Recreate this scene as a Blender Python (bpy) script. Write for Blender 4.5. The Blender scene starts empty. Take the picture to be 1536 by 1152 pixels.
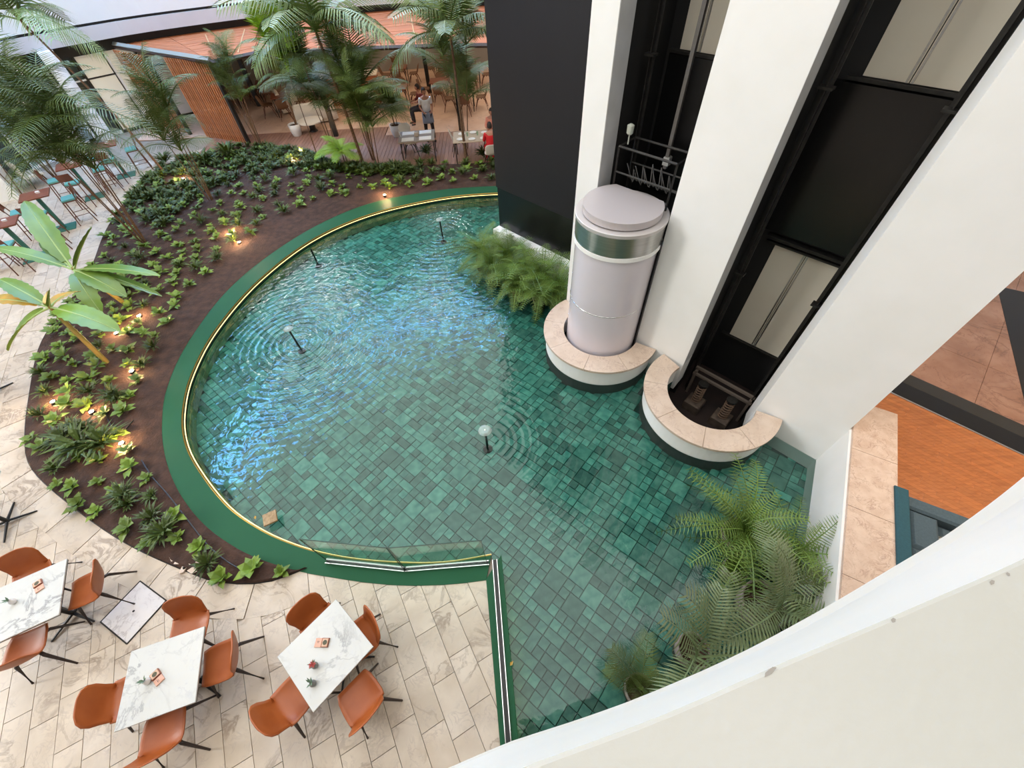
import bpy, bmesh, math, random
from mathutils import Vector, Matrix, noise
random.seed(7)
R = random.random
PI = math.pi
sc = bpy.context.scene
col = sc.collection
# ---------------------------------------------------------------- camera
cam_d = bpy.data.cameras.new('camera'); cam = bpy.data.objects.new('camera', cam_d); col.objects.link(cam); sc.camera = cam
MAT = Matrix(((0.99846035, 0.05547002, 0.0), (-0.04301616, 0.77429086, -0.6313662), (-0.0350219, 0.63039412, 0.77548483)))
H = 6.4; FL = 620.0
cam.matrix_world = Matrix.Translation((0, 0, H)) @ MAT.to_4x4()
cam_d.sensor_width = 36.0; cam_d.lens = FL / 1536 * 36; cam_d.clip_start = 0.02; cam_d.clip_end = 200
# ---------------------------------------------------------------- colour, world, skylight
sc.view_settings.view_transform = 'Standard'; sc.view_settings.look = 'None'
sc.view_settings.exposure = 0.3; sc.view_settings.gamma = 1.0; sc.view_settings.use_curve_mapping = False
sc.cycles.use_denoising = True
sc.cycles.max_bounces = 7; sc.cycles.diffuse_bounces = 3; sc.cycles.glossy_bounces = 4; sc.cycles.transparent_max_bounces = 12
sc.cycles.caustics_reflective = False; sc.cycles.caustics_refractive = False
sc.cycles.sample_clamp_indirect = 5.0
wd = bpy.data.worlds.new('sky'); sc.world = wd; wd.use_nodes = True
bgn = wd.node_tree.nodes['Background']; bgn.inputs[0].default_value = (0.17, 0.46, 1.0, 1); bgn.inputs[1].default_value = 23.0
def light(name, kind, loc, power, color=(1, 1, 1), size=1.0, rot=(0, 0, 0), shape=None, size_y=None, spot=None):
    d = bpy.data.lights.new(name, kind); d.energy = power; d.color = color
    if kind == 'AREA':
        d.size = size
        if shape: d.shape = shape
        if size_y: d.size_y = size_y
    elif kind == 'SPOT': d.spot_size = spot; d.spot_blend = 0.7; d.shadow_soft_size = size
    else: d.shadow_soft_size = size
    o = bpy.data.objects.new(name, d); o.location = loc; o.rotation_euler = rot; col.objects.link(o); return o
light('atrium_skylight', 'AREA', (-2, 9.5, 13.9), 3300, (1.0, 0.99, 0.965), 27.0, shape='DISK')
light('upper_fill_light', 'AREA', (-11.0, 24.6, 10.6), 1900, (1.0, 0.98, 0.95), 13.0, rot=(math.radians(-78), 0, math.radians(28)), shape='RECTANGLE', size_y=3.2)  # added fill lamp for columns and parapet, also whitens the pool reflections
light('upper_window_bright', 'AREA', (-5.2, 25.9, 10.9), 330, (1.0, 1.0, 0.98), 2.6, rot=(math.radians(-78), 0, math.radians(12)), shape='RECTANGLE', size_y=2.2)
light('west_fill_light', 'AREA', (-25.4, 1, 8.5), 5000, (1.0, .985, .965), 20.0, rot=(0, math.radians(-82), 0), shape='RECTANGLE', size_y=4.0)  # added lamp on the west side, brightens the columns and parapet face
light('lobby_ceiling_panel', 'AREA', (8.0, 1.5, 4.3), 120, (1.0, 0.84, 0.66), 5.0)
light('dining_ceiling_panel', 'AREA', (-3.0, 23.5, 2.6), 210, (1.0, 0.74, 0.5), 12.0, shape='RECTANGLE', size_y=9.0)
# ---------------------------------------------------------------- maths helpers
def G(px, py, z=0.0):
    r = MAT @ Vector((px - 768, 576 - py, -FL)); t = (z - H) / r.z
    return Vector((r.x * t, r.y * t, z))
def lin(r, g, b):
    f = lambda c: (c / 255 / 12.92) if c / 255 <= 0.04045 else ((c / 255 + 0.055) / 1.055) ** 2.4
    return (f(r), f(g), f(b))
KP = Vector((5.15, 3.25)); U = Vector((-.6867, .7269)); N = Vector((-.7269, -.6867))
def W(s, d, z=0.0):
    p = KP + U * s + N * d; return Vector((p.x, p.y, z))
WROT = math.atan2(U.y, U.x)
# ---------------------------------------------------------------- mesh builder
class MB:
    def __init__(s): s.v = []; s.f = []; s.c = []
    def add(s, vs, fs, m=None, tint=None):
        o = len(s.v)
        for p in vs:
            p = Vector(p); s.v.append(m @ p if m else p)
        for f in fs: s.f.append([i + o for i in f])
        if tint is not None or s.c:
            while len(s.c) < o: s.c.append(.5)
            s.c += [(.5 if tint is None else tint)] * len(vs)
        return s
    def box(s, c, size, m=None, tint=None, rz=0):
        x, y, z = size[0] / 2, size[1] / 2, size[2] / 2
        a, b = math.cos(rz), math.sin(rz)
        vs = [(c[0] + i * x * a - j * y * b, c[1] + i * x * b + j * y * a, c[2] + k * z) for k in (-1, 1) for i, j in ((-1, -1), (1, -1), (1, 1), (-1, 1))]
        return s.add(vs, [(3, 2, 1, 0), (4, 5, 6, 7), (0, 1, 5, 4), (1, 2, 6, 5), (2, 3, 7, 6), (3, 0, 4, 7)], m, tint)
    def bbox(s, c, size, b=.01, m=None, rz=0, tint=None):      # box with chamfered top edges
        x, y, z = size[0] / 2, size[1] / 2, size[2] / 2; a, q = math.cos(rz), math.sin(rz); vs = []
        for (e, k) in ((0, -z), (0, z - b), (b, z)):
            for i, j in ((-1, -1), (1, -1), (1, 1), (-1, 1)):
                X, Y = i * (x - e), j * (y - e); vs.append((c[0] + X * a - Y * q, c[1] + X * q + Y * a, c[2] + k))
        fs = [(3, 2, 1, 0), (8, 9, 10, 11)]
        for l in (0, 4):
            for i in range(4): fs.append((l + i, l + (i + 1) % 4, l + 4 + (i + 1) % 4, l + 4 + i))
        return s.add(vs, fs, m, tint)
    def prism(s, poly, z0, z1, m=None, tint=None):
        n = len(poly); vs = [(p[0], p[1], z0) for p in poly] + [(p[0], p[1], z1) for p in poly]
        return s.add(vs, [list(range(n))[::-1], list(range(n, 2 * n))] + [(i, (i + 1) % n, n + (i + 1) % n, n + i) for i in range(n)], m, tint)
    def tube(s, pts, rad, k=6, m=None, cap=True, closed=False):
        pts = [Vector(p) for p in pts]; n = len(pts); vs = []; fs = []
        rs = rad if isinstance(rad, (list, tuple)) else [rad] * n
        for i, p in enumerate(pts):
            if closed: t = pts[(i + 1) % n] - pts[i - 1]
            else: t = pts[min(i + 1, n - 1)] - pts[max(i - 1, 0)]
            if t.length < 1e-9: t = Vector((0, 0, 1))
            t.normalize(); a = Vector((0, 0, 1)) if abs(t.z) < .9 else Vector((1, 0, 0))
            x = t.cross(a).normalized(); y = t.cross(x)
            for j in range(k):
                w = 2 * PI * j / k; vs.append(p + (x * math.cos(w) + y * math.sin(w)) * rs[i])
        for i in range(n if closed else n - 1):
            for j in range(k): a = i * k; b = ((i + 1) % n) * k; fs.append((a + j, a + (j + 1) % k, b + (j + 1) % k, b + j))
        if cap and not closed: fs += [list(range(k)), list(range((n - 1) * k, n * k))[::-1]]
        return s.add(vs, fs, m)
    def lathe(s, prof, k=24, m=None, a0=0, a1=2 * PI, cap=True):
        full = abs(a1 - a0 - 2 * PI) < 1e-6; n = k if full else k + 1; vs = []; fs = []
        for r, z in prof:
            for j in range(n):
                w = a0 + (a1 - a0) * j / k; vs.append((r * math.cos(w), r * math.sin(w), z))
        for i in range(len(prof) - 1):
            for j in range(k if full else k):
                j2 = (j + 1) % n; fs.append((i * n + j, i * n + j2, (i + 1) * n + j2, (i + 1) * n + j))
        if cap and full:
            if prof[0][0] > 1e-4: fs.append(list(range(n))[::-1])
            if prof[-1][0] > 1e-4: fs.append(list(range((len(prof) - 1) * n, len(prof) * n)))
        return s.add(vs, fs, m)
    def grid(s, fn, nu, nv, m=None):
        vs = [fn(i / nu, j / nv) for j in range(nv + 1) for i in range(nu + 1)]
        return s.add(vs, [(j * (nu + 1) + i, j * (nu + 1) + i + 1, (j + 1) * (nu + 1) + i + 1, (j + 1) * (nu + 1) + i) for j in range(nv) for i in range(nu)], m)
    def mesh(s, name, mat, smooth=False):
        me = bpy.data.meshes.new(name); me.from_pydata([tuple(v) for v in s.v], [], s.f); me.validate()
        if smooth: me.polygons.foreach_set('use_smooth', [True] * len(me.polygons))
        if s.c:
            while len(s.c) < len(s.v): s.c.append(.5)
            at = me.attributes.new('tint', 'FLOAT', 'POINT'); at.data.foreach_set('value', s.c)
        if mat: me.materials.append(mat)
        me.update(); return me
def obj(name, mb, mat=None, parent=None, smooth=False, loc=None, rz=0, label=None, cat=None, group=None, kind=None, solid=0, sub=0):
    me = mb.mesh(name, mat, smooth) if isinstance(mb, MB) else mb
    o = bpy.data.objects.new(name, me); col.objects.link(o)
    if parent: o.parent = parent
    if loc is not None: o.location = loc
    if rz: o.rotation_euler.z = rz
    if solid: md = o.modifiers.new('solid', 'SOLIDIFY'); md.thickness = solid; md.offset = 0
    if sub: md = o.modifiers.new('sub', 'SUBSURF'); md.levels = sub; md.render_levels = sub
    tag(o, label, cat, group, kind); return o
def tag(o, label=None, cat=None, group=None, kind=None):
    if label: o['label'] = label
    if cat: o['category'] = cat
    if group: o['group'] = group
    if kind: o['kind'] = kind
    return o
def thing(name, label, cat, loc=(0, 0, 0), rz=0, group=None, kind=None):
    o = bpy.data.objects.new(name, None); o.empty_display_size = .1; col.objects.link(o); o.location = loc; o.rotation_euler.z = rz
    return tag(o, label, cat, group, kind)
def dup(root, loc, rz=0, label=None, group=None, scale=None):
    def cp(o, par):
        c = o.copy(); col.objects.link(c); c.parent = par
        for ch in o.children: cp(ch, c)
        return c
    r = cp(root, None); r.location = loc; r.rotation_euler.z = rz
    if scale: r.scale = (scale,) * 3
    if label: r['label'] = label
    if group: r['group'] = group
    return r
def smoothpath(pts, n=8, closed=False):
    pts = [Vector(p) for p in pts]; out = []; m = len(pts)
    for i in range(m if closed else m - 1):
        if closed: a, b, c, d = pts[i - 1], pts[i], pts[(i + 1) % m], pts[(i + 2) % m]
        else: a, b, c, d = pts[max(i - 1, 0)], pts[i], pts[i + 1], pts[min(i + 2, m - 1)]
        for k in range(n):
            t = k / n; out.append(.5 * ((2 * b) + (c - a) * t + (2 * a - 5 * b + 4 * c - d) * t * t + (3 * b - a - 3 * c + d) * t ** 3))
    if not closed: out.append(pts[-1])
    return out
def resample(pts, n):
    L = [0]
    for i in range(1, len(pts)): L.append(L[-1] + (pts[i] - pts[i - 1]).length)
    out = []; j = 0
    for k in range(n):
        t = L[-1] * k / (n - 1)
        while j < len(L) - 2 and L[j + 1] < t: j += 1
        f = (t - L[j]) / max(L[j + 1] - L[j], 1e-9); out.append(pts[j].lerp(pts[j + 1], min(1, f)))
    return out
def inside(p, loop):
    c = False; j = len(loop) - 1
    for i in range(len(loop)):
        a, b = loop[i], loop[j]
        if (a[1] > p[1]) != (b[1] > p[1]) and p[0] < (b[0] - a[0]) * (p[1] - a[1]) / (b[1] - a[1]) + a[0]: c = not c
        j = i
    return c
def clip_half(poly, a, nrm):          # keep (p-a).nrm >= 0
    out = []; n = len(poly)
    for i in range(n):
        p, q = poly[i], poly[(i + 1) % n]; dp = (p[0] - a[0]) * nrm[0] + (p[1] - a[1]) * nrm[1]; dq = (q[0] - a[0]) * nrm[0] + (q[1] - a[1]) * nrm[1]
        if dp >= 0: out.append(p)
        if (dp >= 0) != (dq >= 0): t = dp / (dp - dq); out.append((p[0] + (q[0] - p[0]) * t, p[1] + (q[1] - p[1]) * t))
    return out
def clip_loop(poly, loop, keep_in):
    ins = [inside(p, loop) == keep_in for p in poly]
    if all(ins): return poly
    cx = sum(p[0] for p in poly) / len(poly); cy = sum(p[1] for p in poly) / len(poly)
    if not any(ins): return []
    best = None
    for i in range(len(loop)):
        a, b = loop[i], loop[(i + 1) % len(loop)]; dx, dy = b[0] - a[0], b[1] - a[1]; l2 = dx * dx + dy * dy
        if l2 < 1e-9: continue
        t = max(0, min(1, ((cx - a[0]) * dx + (cy - a[1]) * dy) / l2)); d = math.hypot(cx - a[0] - t * dx, cy - a[1] - t * dy)
        if best is None or d < best[0]: best = (d, a, (-dy, dx))
    _, a, nr = best; l = math.hypot(*nr); nr = (nr[0] / l, nr[1] / l)
    b = best[1]; tx = (b[0] + nr[0] * 1e-3, b[1] + nr[1] * 1e-3)
    # choose the kept side by testing beside the segment's middle
    i = loop.index(best[1]); c = loop[(i + 1) % len(loop)]; mid = ((b[0] + c[0]) / 2 + nr[0] * 2e-3, (b[1] + c[1]) / 2 + nr[1] * 2e-3)
    if inside(mid, loop) != keep_in: nr = (-nr[0], -nr[1])
    return clip_half(poly, b, nr)
# ---------------------------------------------------------------- materials
MATS = {}
def mat(name, c=(.8, .8, .8), rough=.5, metal=0.0, spec=.5, c2=None, nscale=5.0, bump=0.0, bscale=20.0, emit=None, estr=0.0, detail=4.0, stretch=None, trans=0.0, tint=None, mixlo=.35, mixhi=.65, objvar=0.0, coat=0.0, alpha=1.0):
    if name in MATS: return MATS[name]
    m = bpy.data.materials.new(name); m.use_nodes = True; nt = m.node_tree; b = nt.nodes['Principled BSDF']; L = nt.links.new
    b.inputs['Base Color'].default_value = (*c, 1); b.inputs['Roughness'].default_value = rough; b.inputs['Metallic'].default_value = metal
    b.inputs['Specular IOR Level'].default_value = spec; b.inputs['Coat Weight'].default_value = coat; b.inputs['Coat Roughness'].default_value = .08
    if trans: b.inputs['Transmission Weight'].default_value = trans
    if alpha < 1: b.inputs['Alpha'].default_value = alpha
    tc = nt.nodes.new('ShaderNodeTexCoord'); src = tc.outputs['Object']
    if stretch:
        mp = nt.nodes.new('ShaderNodeMapping'); mp.inputs['Scale'].default_value = stretch[:3]
        if len(stretch) > 3: mp.inputs['Rotation'].default_value = (0, 0, stretch[3])
        L(src, mp.inputs[0]); src = mp.outputs[0]
    last = None
    if c2:
        nz = nt.nodes.new('ShaderNodeTexNoise'); nz.inputs['Scale'].default_value = nscale; nz.inputs['Detail'].default_value = detail; L(src, nz.inputs['Vector'])
        rp = nt.nodes.new('ShaderNodeValToRGB'); rp.color_ramp.elements[0].position = mixlo; rp.color_ramp.elements[1].position = mixhi
        rp.color_ramp.elements[0].color = (*c, 1); rp.color_ramp.elements[1].color = (*c2, 1); L(nz.outputs['Fac'], rp.inputs[0]); last = rp.outputs[0]
    if tint or objvar:
        hv = nt.nodes.new('ShaderNodeHueSaturation')
        if last: L(last, hv.inputs['Color'])
        else: hv.inputs['Color'].default_value = (*c, 1)
        mr = nt.nodes.new('ShaderNodeMapRange'); a = tint or (1 - objvar, 1 + objvar); mr.inputs['To Min'].default_value = a[0]; mr.inputs['To Max'].default_value = a[1]
        if tint: an = nt.nodes.new('ShaderNodeAttribute'); an.attribute_name = 'tint'; L(an.outputs['Fac'], mr.inputs[0])
        else: oi = nt.nodes.new('ShaderNodeObjectInfo'); L(oi.outputs['Random'], mr.inputs[0])
        L(mr.outputs[0], hv.inputs['Value']); last = hv.outputs[0]
    if last: L(last, b.inputs['Base Color'])
    if bump:
        n2 = nt.nodes.new('ShaderNodeTexNoise'); n2.inputs['Scale'].default_value = bscale; n2.inputs['Detail'].default_value = 3; L(src, n2.inputs['Vector'])
        bp = nt.nodes.new('ShaderNodeBump'); bp.inputs['Strength'].default_value = bump; bp.inputs['Distance'].default_value = .02; L(n2.outputs['Fac'], bp.inputs['Height']); L(bp.outputs[0], b.inputs['Normal'])
    if emit: b.inputs['Emission Color'].default_value = (*emit, 1); b.inputs['Emission Strength'].default_value = estr
    MATS[name] = m; return m
def marble(name, base, base2, vein, vscale=1.2, rough=.3, width=.03, objvar=0.0, tint=None, dist=1.2, nsc=2.0, world=False, v2=None):
    m = bpy.data.materials.new(name); m.use_nodes = True; nt = m.node_tree; b = nt.nodes['Principled BSDF']; L = nt.links.new
    b.inputs['Roughness'].default_value = rough
    if world: tc = nt.nodes.new('ShaderNodeNewGeometry'); src = tc.outputs['Position']
    else: tc = nt.nodes.new('ShaderNodeTexCoord'); src = tc.outputs['Object']
    if objvar:
        oi = nt.nodes.new('ShaderNodeObjectInfo'); ad = nt.nodes.new('ShaderNodeVectorMath'); ad.operation = 'MULTIPLY_ADD'
        L(src, ad.inputs[0]); ad.inputs[1].default_value = (1, 1, 1); sc_ = nt.nodes.new('ShaderNodeVectorMath'); sc_.operation = 'SCALE'; sc_.inputs[0].default_value = (31, 17, 5); L(oi.outputs['Random'], sc_.inputs['Scale']); L(sc_.outputs[0], ad.inputs[2]); src = ad.outputs[0]
    n1 = nt.nodes.new('ShaderNodeTexNoise'); n1.inputs['Scale'].default_value = nsc; n1.inputs['Detail'].default_value = 6; L(src, n1.inputs['Vector'])
    r1 = nt.nodes.new('ShaderNodeValToRGB'); r1.color_ramp.elements[0].position = .35; r1.color_ramp.elements[1].position = .65; r1.color_ramp.elements[0].color = (*base, 1); r1.color_ramp.elements[1].color = (*base2, 1); L(n1.outputs['Fac'], r1.inputs[0])
    outc = r1.outputs[0]
    for (vs, wd, vc) in ((vscale, width, vein), (vscale * 2.7, width * .8, v2 or vein)):
        n2 = nt.nodes.new('ShaderNodeTexNoise'); n2.inputs['Scale'].default_value = vs; n2.inputs['Detail'].default_value = 7; n2.inputs['Roughness'].default_value = .6; n2.inputs['Distortion'].default_value = dist; L(src, n2.inputs['Vector'])
        s1 = nt.nodes.new('ShaderNodeMath'); s1.operation = 'SUBTRACT'; s1.inputs[1].default_value = .5; L(n2.outputs['Fac'], s1.inputs[0])
        s2 = nt.nodes.new('ShaderNodeMath'); s2.operation = 'ABSOLUTE'; L(s1.outputs[0], s2.inputs[0])
        mr = nt.nodes.new('ShaderNodeMapRange'); mr.inputs['From Min'].default_value = 0; mr.inputs['From Max'].default_value = wd; mr.inputs['To Min'].default_value = .75; mr.inputs['To Max'].default_value = 0; L(s2.outputs[0], mr.inputs[0])
        n3 = nt.nodes.new('ShaderNodeTexNoise'); n3.inputs['Scale'].default_value = vs * .8; L(src, n3.inputs['Vector'])
        m3 = nt.nodes.new('ShaderNodeMapRange'); m3.inputs['From Min'].default_value = .42; m3.inputs['From Max'].default_value = .62; L(n3.outputs['Fac'], m3.inputs[0])
        mu = nt.nodes.new('ShaderNodeMath'); mu.operation = 'MULTIPLY'; L(mr.outputs[0], mu.inputs[0]); L(m3.outputs[0], mu.inputs[1])
        mx = nt.nodes.new('ShaderNodeMixRGB'); mx.inputs[2].default_value = (*vc, 1); L(mu.outputs[0], mx.inputs[0]); L(outc, mx.inputs[1]); outc = mx.outputs[0]
    if objvar or tint:
        hv = nt.nodes.new('ShaderNodeHueSaturation'); L(outc, hv.inputs['Color']); mr = nt.nodes.new('ShaderNodeMapRange')
        if tint: an = nt.nodes.new('ShaderNodeAttribute'); an.attribute_name = 'tint'; L(an.outputs['Fac'], mr.inputs[0]); mr.inputs['To Min'].default_value = tint[0]; mr.inputs['To Max'].default_value = tint[1]
        else: L(oi.outputs['Random'], mr.inputs[0]); mr.inputs['To Min'].default_value = 1 - objvar; mr.inputs['To Max'].default_value = 1 + objvar
        L(mr.outputs[0], hv.inputs['Value']); outc = hv.outputs[0]
    L(outc, b.inputs['Base Color']); MATS[name] = m; return m
WHITE = mat('white_plaster', lin(247, 246, 243), .65, c2=lin(243, 242, 238), nscale=1.5, bump=.05, bscale=30)
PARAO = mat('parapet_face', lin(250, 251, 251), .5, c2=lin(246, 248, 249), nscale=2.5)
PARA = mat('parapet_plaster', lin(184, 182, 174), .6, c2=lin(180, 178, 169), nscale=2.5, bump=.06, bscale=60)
GREYW = mat('grey_fascia', lin(196, 192, 192), .5, c2=lin(186, 182, 182), nscale=.6)
REVEAL = mat('reveal_paint', lin(205, 205, 203), .6, c2=lin(196, 196, 194), nscale=3)
BLACKW = mat('black_cladding', lin(30, 29, 32), .5, spec=.25, c2=lin(27, 26, 29), nscale=.8)
BLACKP = mat('polished_black', lin(18, 18, 19), .25, c2=lin(14, 14, 15), nscale=.8)
SHAFT = mat('shaft_black', lin(24, 24, 25), .6, c2=lin(30, 29, 29), nscale=1.2)
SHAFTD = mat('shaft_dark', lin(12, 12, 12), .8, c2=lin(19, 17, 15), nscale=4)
DOORP = mat('lift_door_panel', lin(230, 222, 202), .4, c2=lin(222, 212, 192), nscale=.9)
STEEL = mat('brushed_steel', lin(190, 188, 184), .28, metal=1.0, c2=lin(178, 176, 172), nscale=2, stretch=(1, 1, 30))
CHROME = mat('chrome', lin(215, 215, 215), .15, metal=1.0)
DMETAL = mat('dark_metal', lin(38, 37, 36), .45, metal=.5, c2=lin(52, 50, 47), nscale=9)
BLACKM = mat('black_paint', lin(20, 20, 20), .4)
COPING = marble('coping_marble', lin(206, 184, 164), lin(216, 196, 178), lin(176, 148, 130), 3.2, .35, .03, world=True, nsc=4)
COPST = marble('ledge_marble', lin(196, 166, 144), lin(210, 184, 163), lin(160, 126, 106), 4.5, .35, .03, world=True, nsc=7)
FLOORM = marble('floor_marble', lin(190, 173, 152), lin(208, 193, 174), lin(132, 112, 94), 1.8, .34, .042, objvar=.045, nsc=2.2, v2=lin(176, 160, 146))
FLOORT = marble('floor_marble_far', lin(192, 178, 160), lin(206, 193, 177), lin(158, 142, 128), 1.4, .4, .03, tint=(.96, 1.04), world=True, nsc=1.5)
BASEM = mat('joint_grout', lin(158, 144, 128), .7, c2=lin(148, 134, 118), nscale=4)
TABLEM = marble('table_marble', lin(206, 205, 199), lin(198, 198, 193), lin(118, 116, 118), 1.3, .18, .028, objvar=.015, dist=1.6, nsc=1.2, v2=lin(190, 188, 188))
RIMG = mat('green_rim', lin(34, 86, 56), .6, spec=.2, c2=lin(31, 81, 52), nscale=.8, bump=.02)
TILE = mat('pool_tile', lin(36, 114, 104), .5, c2=lin(98, 160, 144), nscale=9, tint=(.5, 1.35), bump=.25, bscale=18, mixlo=.3, mixhi=.75)
TILEO = mat('pool_tile_single', lin(40, 112, 104), .5, c2=lin(104, 158, 142), nscale=9, objvar=.42, bump=.25, bscale=18, mixlo=.3, mixhi=.75)
TILEW = mat('pool_wall_tile', lin(120, 160, 120), .5, c2=lin(150, 180, 130), nscale=7, tint=(.7, 1.2), bump=.2)
GROUTP = mat('pool_grout', lin(16, 58, 52), .8, c2=lin(20, 66, 58), nscale=3)
SOIL = mat('garden_soil', lin(52, 34, 25), .95, c2=lin(74, 50, 38), nscale=6, bump=.9, bscale=25, detail=8)
LED = mat('led_strip', (1, .8, .4), .5, emit=(1.0, .66, .22), estr=1.7)
GOLD = mat('brass_trim', lin(170, 140, 70), .35, metal=.8)
TAN = mat('tan_leather', lin(172, 92, 42), .42, c2=lin(160, 82, 36), nscale=5, bump=.04, bscale=90)
LEGW = mat('dark_wood_leg', lin(52, 38, 34), .5, c2=lin(42, 30, 26), nscale=20)
PALM = mat('palm_leaf', lin(72, 92, 34), .45, c2=lin(106, 124, 60), nscale=1.3, objvar=.25, spec=.6)
PALMD = mat('palm_leaf_dark', lin(56, 76, 26), .5, c2=lin(90, 108, 46), nscale=1.5, objvar=.25)
PALMB = mat('palm_leaf_bright', lin(120, 160, 30), .45, c2=lin(150, 188, 48), nscale=1.5, objvar=.12)
PALMG = mat('palm_leaf_greygreen', lin(92, 112, 70), .45, c2=lin(122, 136, 98), nscale=1.5, objvar=.15)
FERN = mat('fern_leaf', lin(72, 100, 34), .5, c2=lin(104, 130, 50), nscale=2, objvar=.25)
BANANA = mat('banana_leaf', lin(82, 116, 30), .38, c2=lin(110, 140, 48), nscale=1.6, objvar=.15, spec=.6)
BANY = mat('banana_leaf_yellow', lin(196, 150, 52), .5, c2=lin(160, 140, 60), nscale=5)
MIDRIB = mat('leaf_midrib', lin(150, 172, 100), .5)
SEED = mat('seedling_leaf', lin(84, 112, 34), .5, c2=lin(118, 142, 46), nscale=6, objvar=.3)
SEEDD = mat('bush_leaf', lin(52, 70, 22), .5, c2=lin(80, 98, 34), nscale=5, objvar=.3)
BARK = mat('palm_bark', lin(116, 86, 62), .8, c2=lin(88, 66, 46), nscale=12, stretch=(1, 1, 3), bump=.3)
BARKG = mat('palm_green_stem', lin(120, 118, 62), .6, c2=lin(142, 116, 60), nscale=6)
POTW = mat('white_pot', lin(226, 222, 218), .5)
POTG = mat('grey_pot', lin(128, 118, 108), .6, c2=lin(112, 104, 96), nscale=5)
WOODR = mat('roof_board', lin(172, 98, 58), .55, c2=lin(192, 116, 74), nscale=3, stretch=(1, 8, 1), objvar=.1)
WOODS = mat('slat_wood', lin(184, 116, 72), .5, c2=lin(160, 96, 58), nscale=6, objvar=.16)
DECK = mat('deck_board', lin(158, 118, 100), .5, c2=lin(134, 96, 80), nscale=4, stretch=(6, .6, 1), objvar=.14)
WOODF = mat('parquet', lin(184, 110, 56), .3, c2=lin(164, 92, 42), nscale=3, stretch=(1, 9, 1), tint=(.9, 1.1), spec=.5)
WTABLE = mat('brown_table', lin(126, 70, 46), .4, c2=lin(112, 60, 40), nscale=8)
TEAL = mat('teal_cushion', lin(96, 158, 150), .7, c2=lin(86, 148, 140), nscale=9)
TEALM = mat('teal_metal', lin(52, 112, 98), .5)
SOFA = mat('slate_fabric', lin(72, 86, 92), .9, c2=lin(64, 78, 84), nscale=40, bump=.1, bscale=200)
SOFAT = mat('teal_fabric', lin(42, 80, 88), .9, c2=lin(38, 74, 82), nscale=40)
GLASSD = mat('dark_glass', lin(54, 60, 54), .08, c2=lin(70, 76, 68), nscale=.7)
LOBBYM = marble('lobby_marble', lin(150, 104, 78), lin(172, 124, 96), lin(120, 82, 62), 1.2, .1, .03, world=True)
GRAN = mat('black_granite', lin(20, 16, 13), .25, spec=.3)
GRANG = mat('grey_granite', lin(50, 45, 38), .25, spec=.3)
LINEN = mat('white_linen', lin(226, 218, 206), .7)
CREAM = mat('cream_shell', lin(222, 214, 202), .45)
SKIN = mat('skin', lin(176, 122, 98), .6)
HAIR = mat('hair', lin(40, 28, 24), .7)
SHIRT = mat('white_shirt', lin(226, 224, 226), .8)
JEANS = mat('blue_apron', lin(140, 150, 170), .8)
TROU = mat('dark_trousers', lin(38, 34, 38), .8)
RED = mat('red_cloth', lin(196, 24, 30), .75)
SALM = mat('salmon_cloth', lin(220, 142, 120), .75)
BULB = mat('lamp_lens', (1, .8, .55), .3, emit=(1.0, .66, .36), estr=60)
CHAIRW = mat('brown_wood_chair', lin(110, 62, 40), .5, c2=lin(92, 50, 32), nscale=8)
def glassmat(name, tcol, gloss=.9, rough=.02, ior=1.45):
    m = bpy.data.materials.new(name); m.use_nodes = True; nt = m.node_tree; nt.nodes.clear(); L = nt.links.new
    o = nt.nodes.new('ShaderNodeOutputMaterial'); mx = nt.nodes.new('ShaderNodeMixShader'); t = nt.nodes.new('ShaderNodeBsdfTransparent'); g = nt.nodes.new('ShaderNodeBsdfGlossy'); f = nt.nodes.new('ShaderNodeFresnel')
    t.inputs[0].default_value = (*tcol, 1); g.inputs['Roughness'].default_value = rough; g.inputs[0].default_value = (gloss,) * 3 + (1,); f.inputs[0].default_value = ior
    if name != 'pool_water':
        lw = nt.nodes.new('ShaderNodeLayerWeight'); lw.inputs[0].default_value = .5; pw = nt.nodes.new('ShaderNodeMath'); pw.operation = 'POWER'; pw.inputs[1].default_value = 5; L(lw.outputs['Facing'], pw.inputs[0]); ml = nt.nodes.new('ShaderNodeMath'); ml.operation = 'MULTIPLY_ADD'; ml.inputs[1].default_value = .6; ml.inputs[2].default_value = .035; L(pw.outputs[0], ml.inputs[0]); L(ml.outputs[0], mx.inputs[0])
    else: L(f.outputs[0], mx.inputs[0])
    L(t.outputs[0], mx.inputs[1]); L(g.outputs[0], mx.inputs[2]); L(mx.outputs[0], o.inputs[0]); MATS[name] = m; return m, nt, f, g
GLASS = glassmat('clear_glass', (.82, .93, .88))[0]
FOUNT = [(-1.83, 11.35), (-4.92, 7.0), (-.53, 4.05), (-5.37, 10.4)]
def proj(p):
    c = MAT.transposed() @ (Vector(p) - Vector((0, 0, H)))
    if c.z > -.05: return (-9999, -9999)
    return 768 + FL * c.x / -c.z, 576 - FL * c.y / -c.z
def inview(p, m=0): x, y = proj(p); return -m < x < 1536 + m and -m < y < 1152 + m
WL = -.12; PB = -.42                                  # water level, pool bottom
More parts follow.
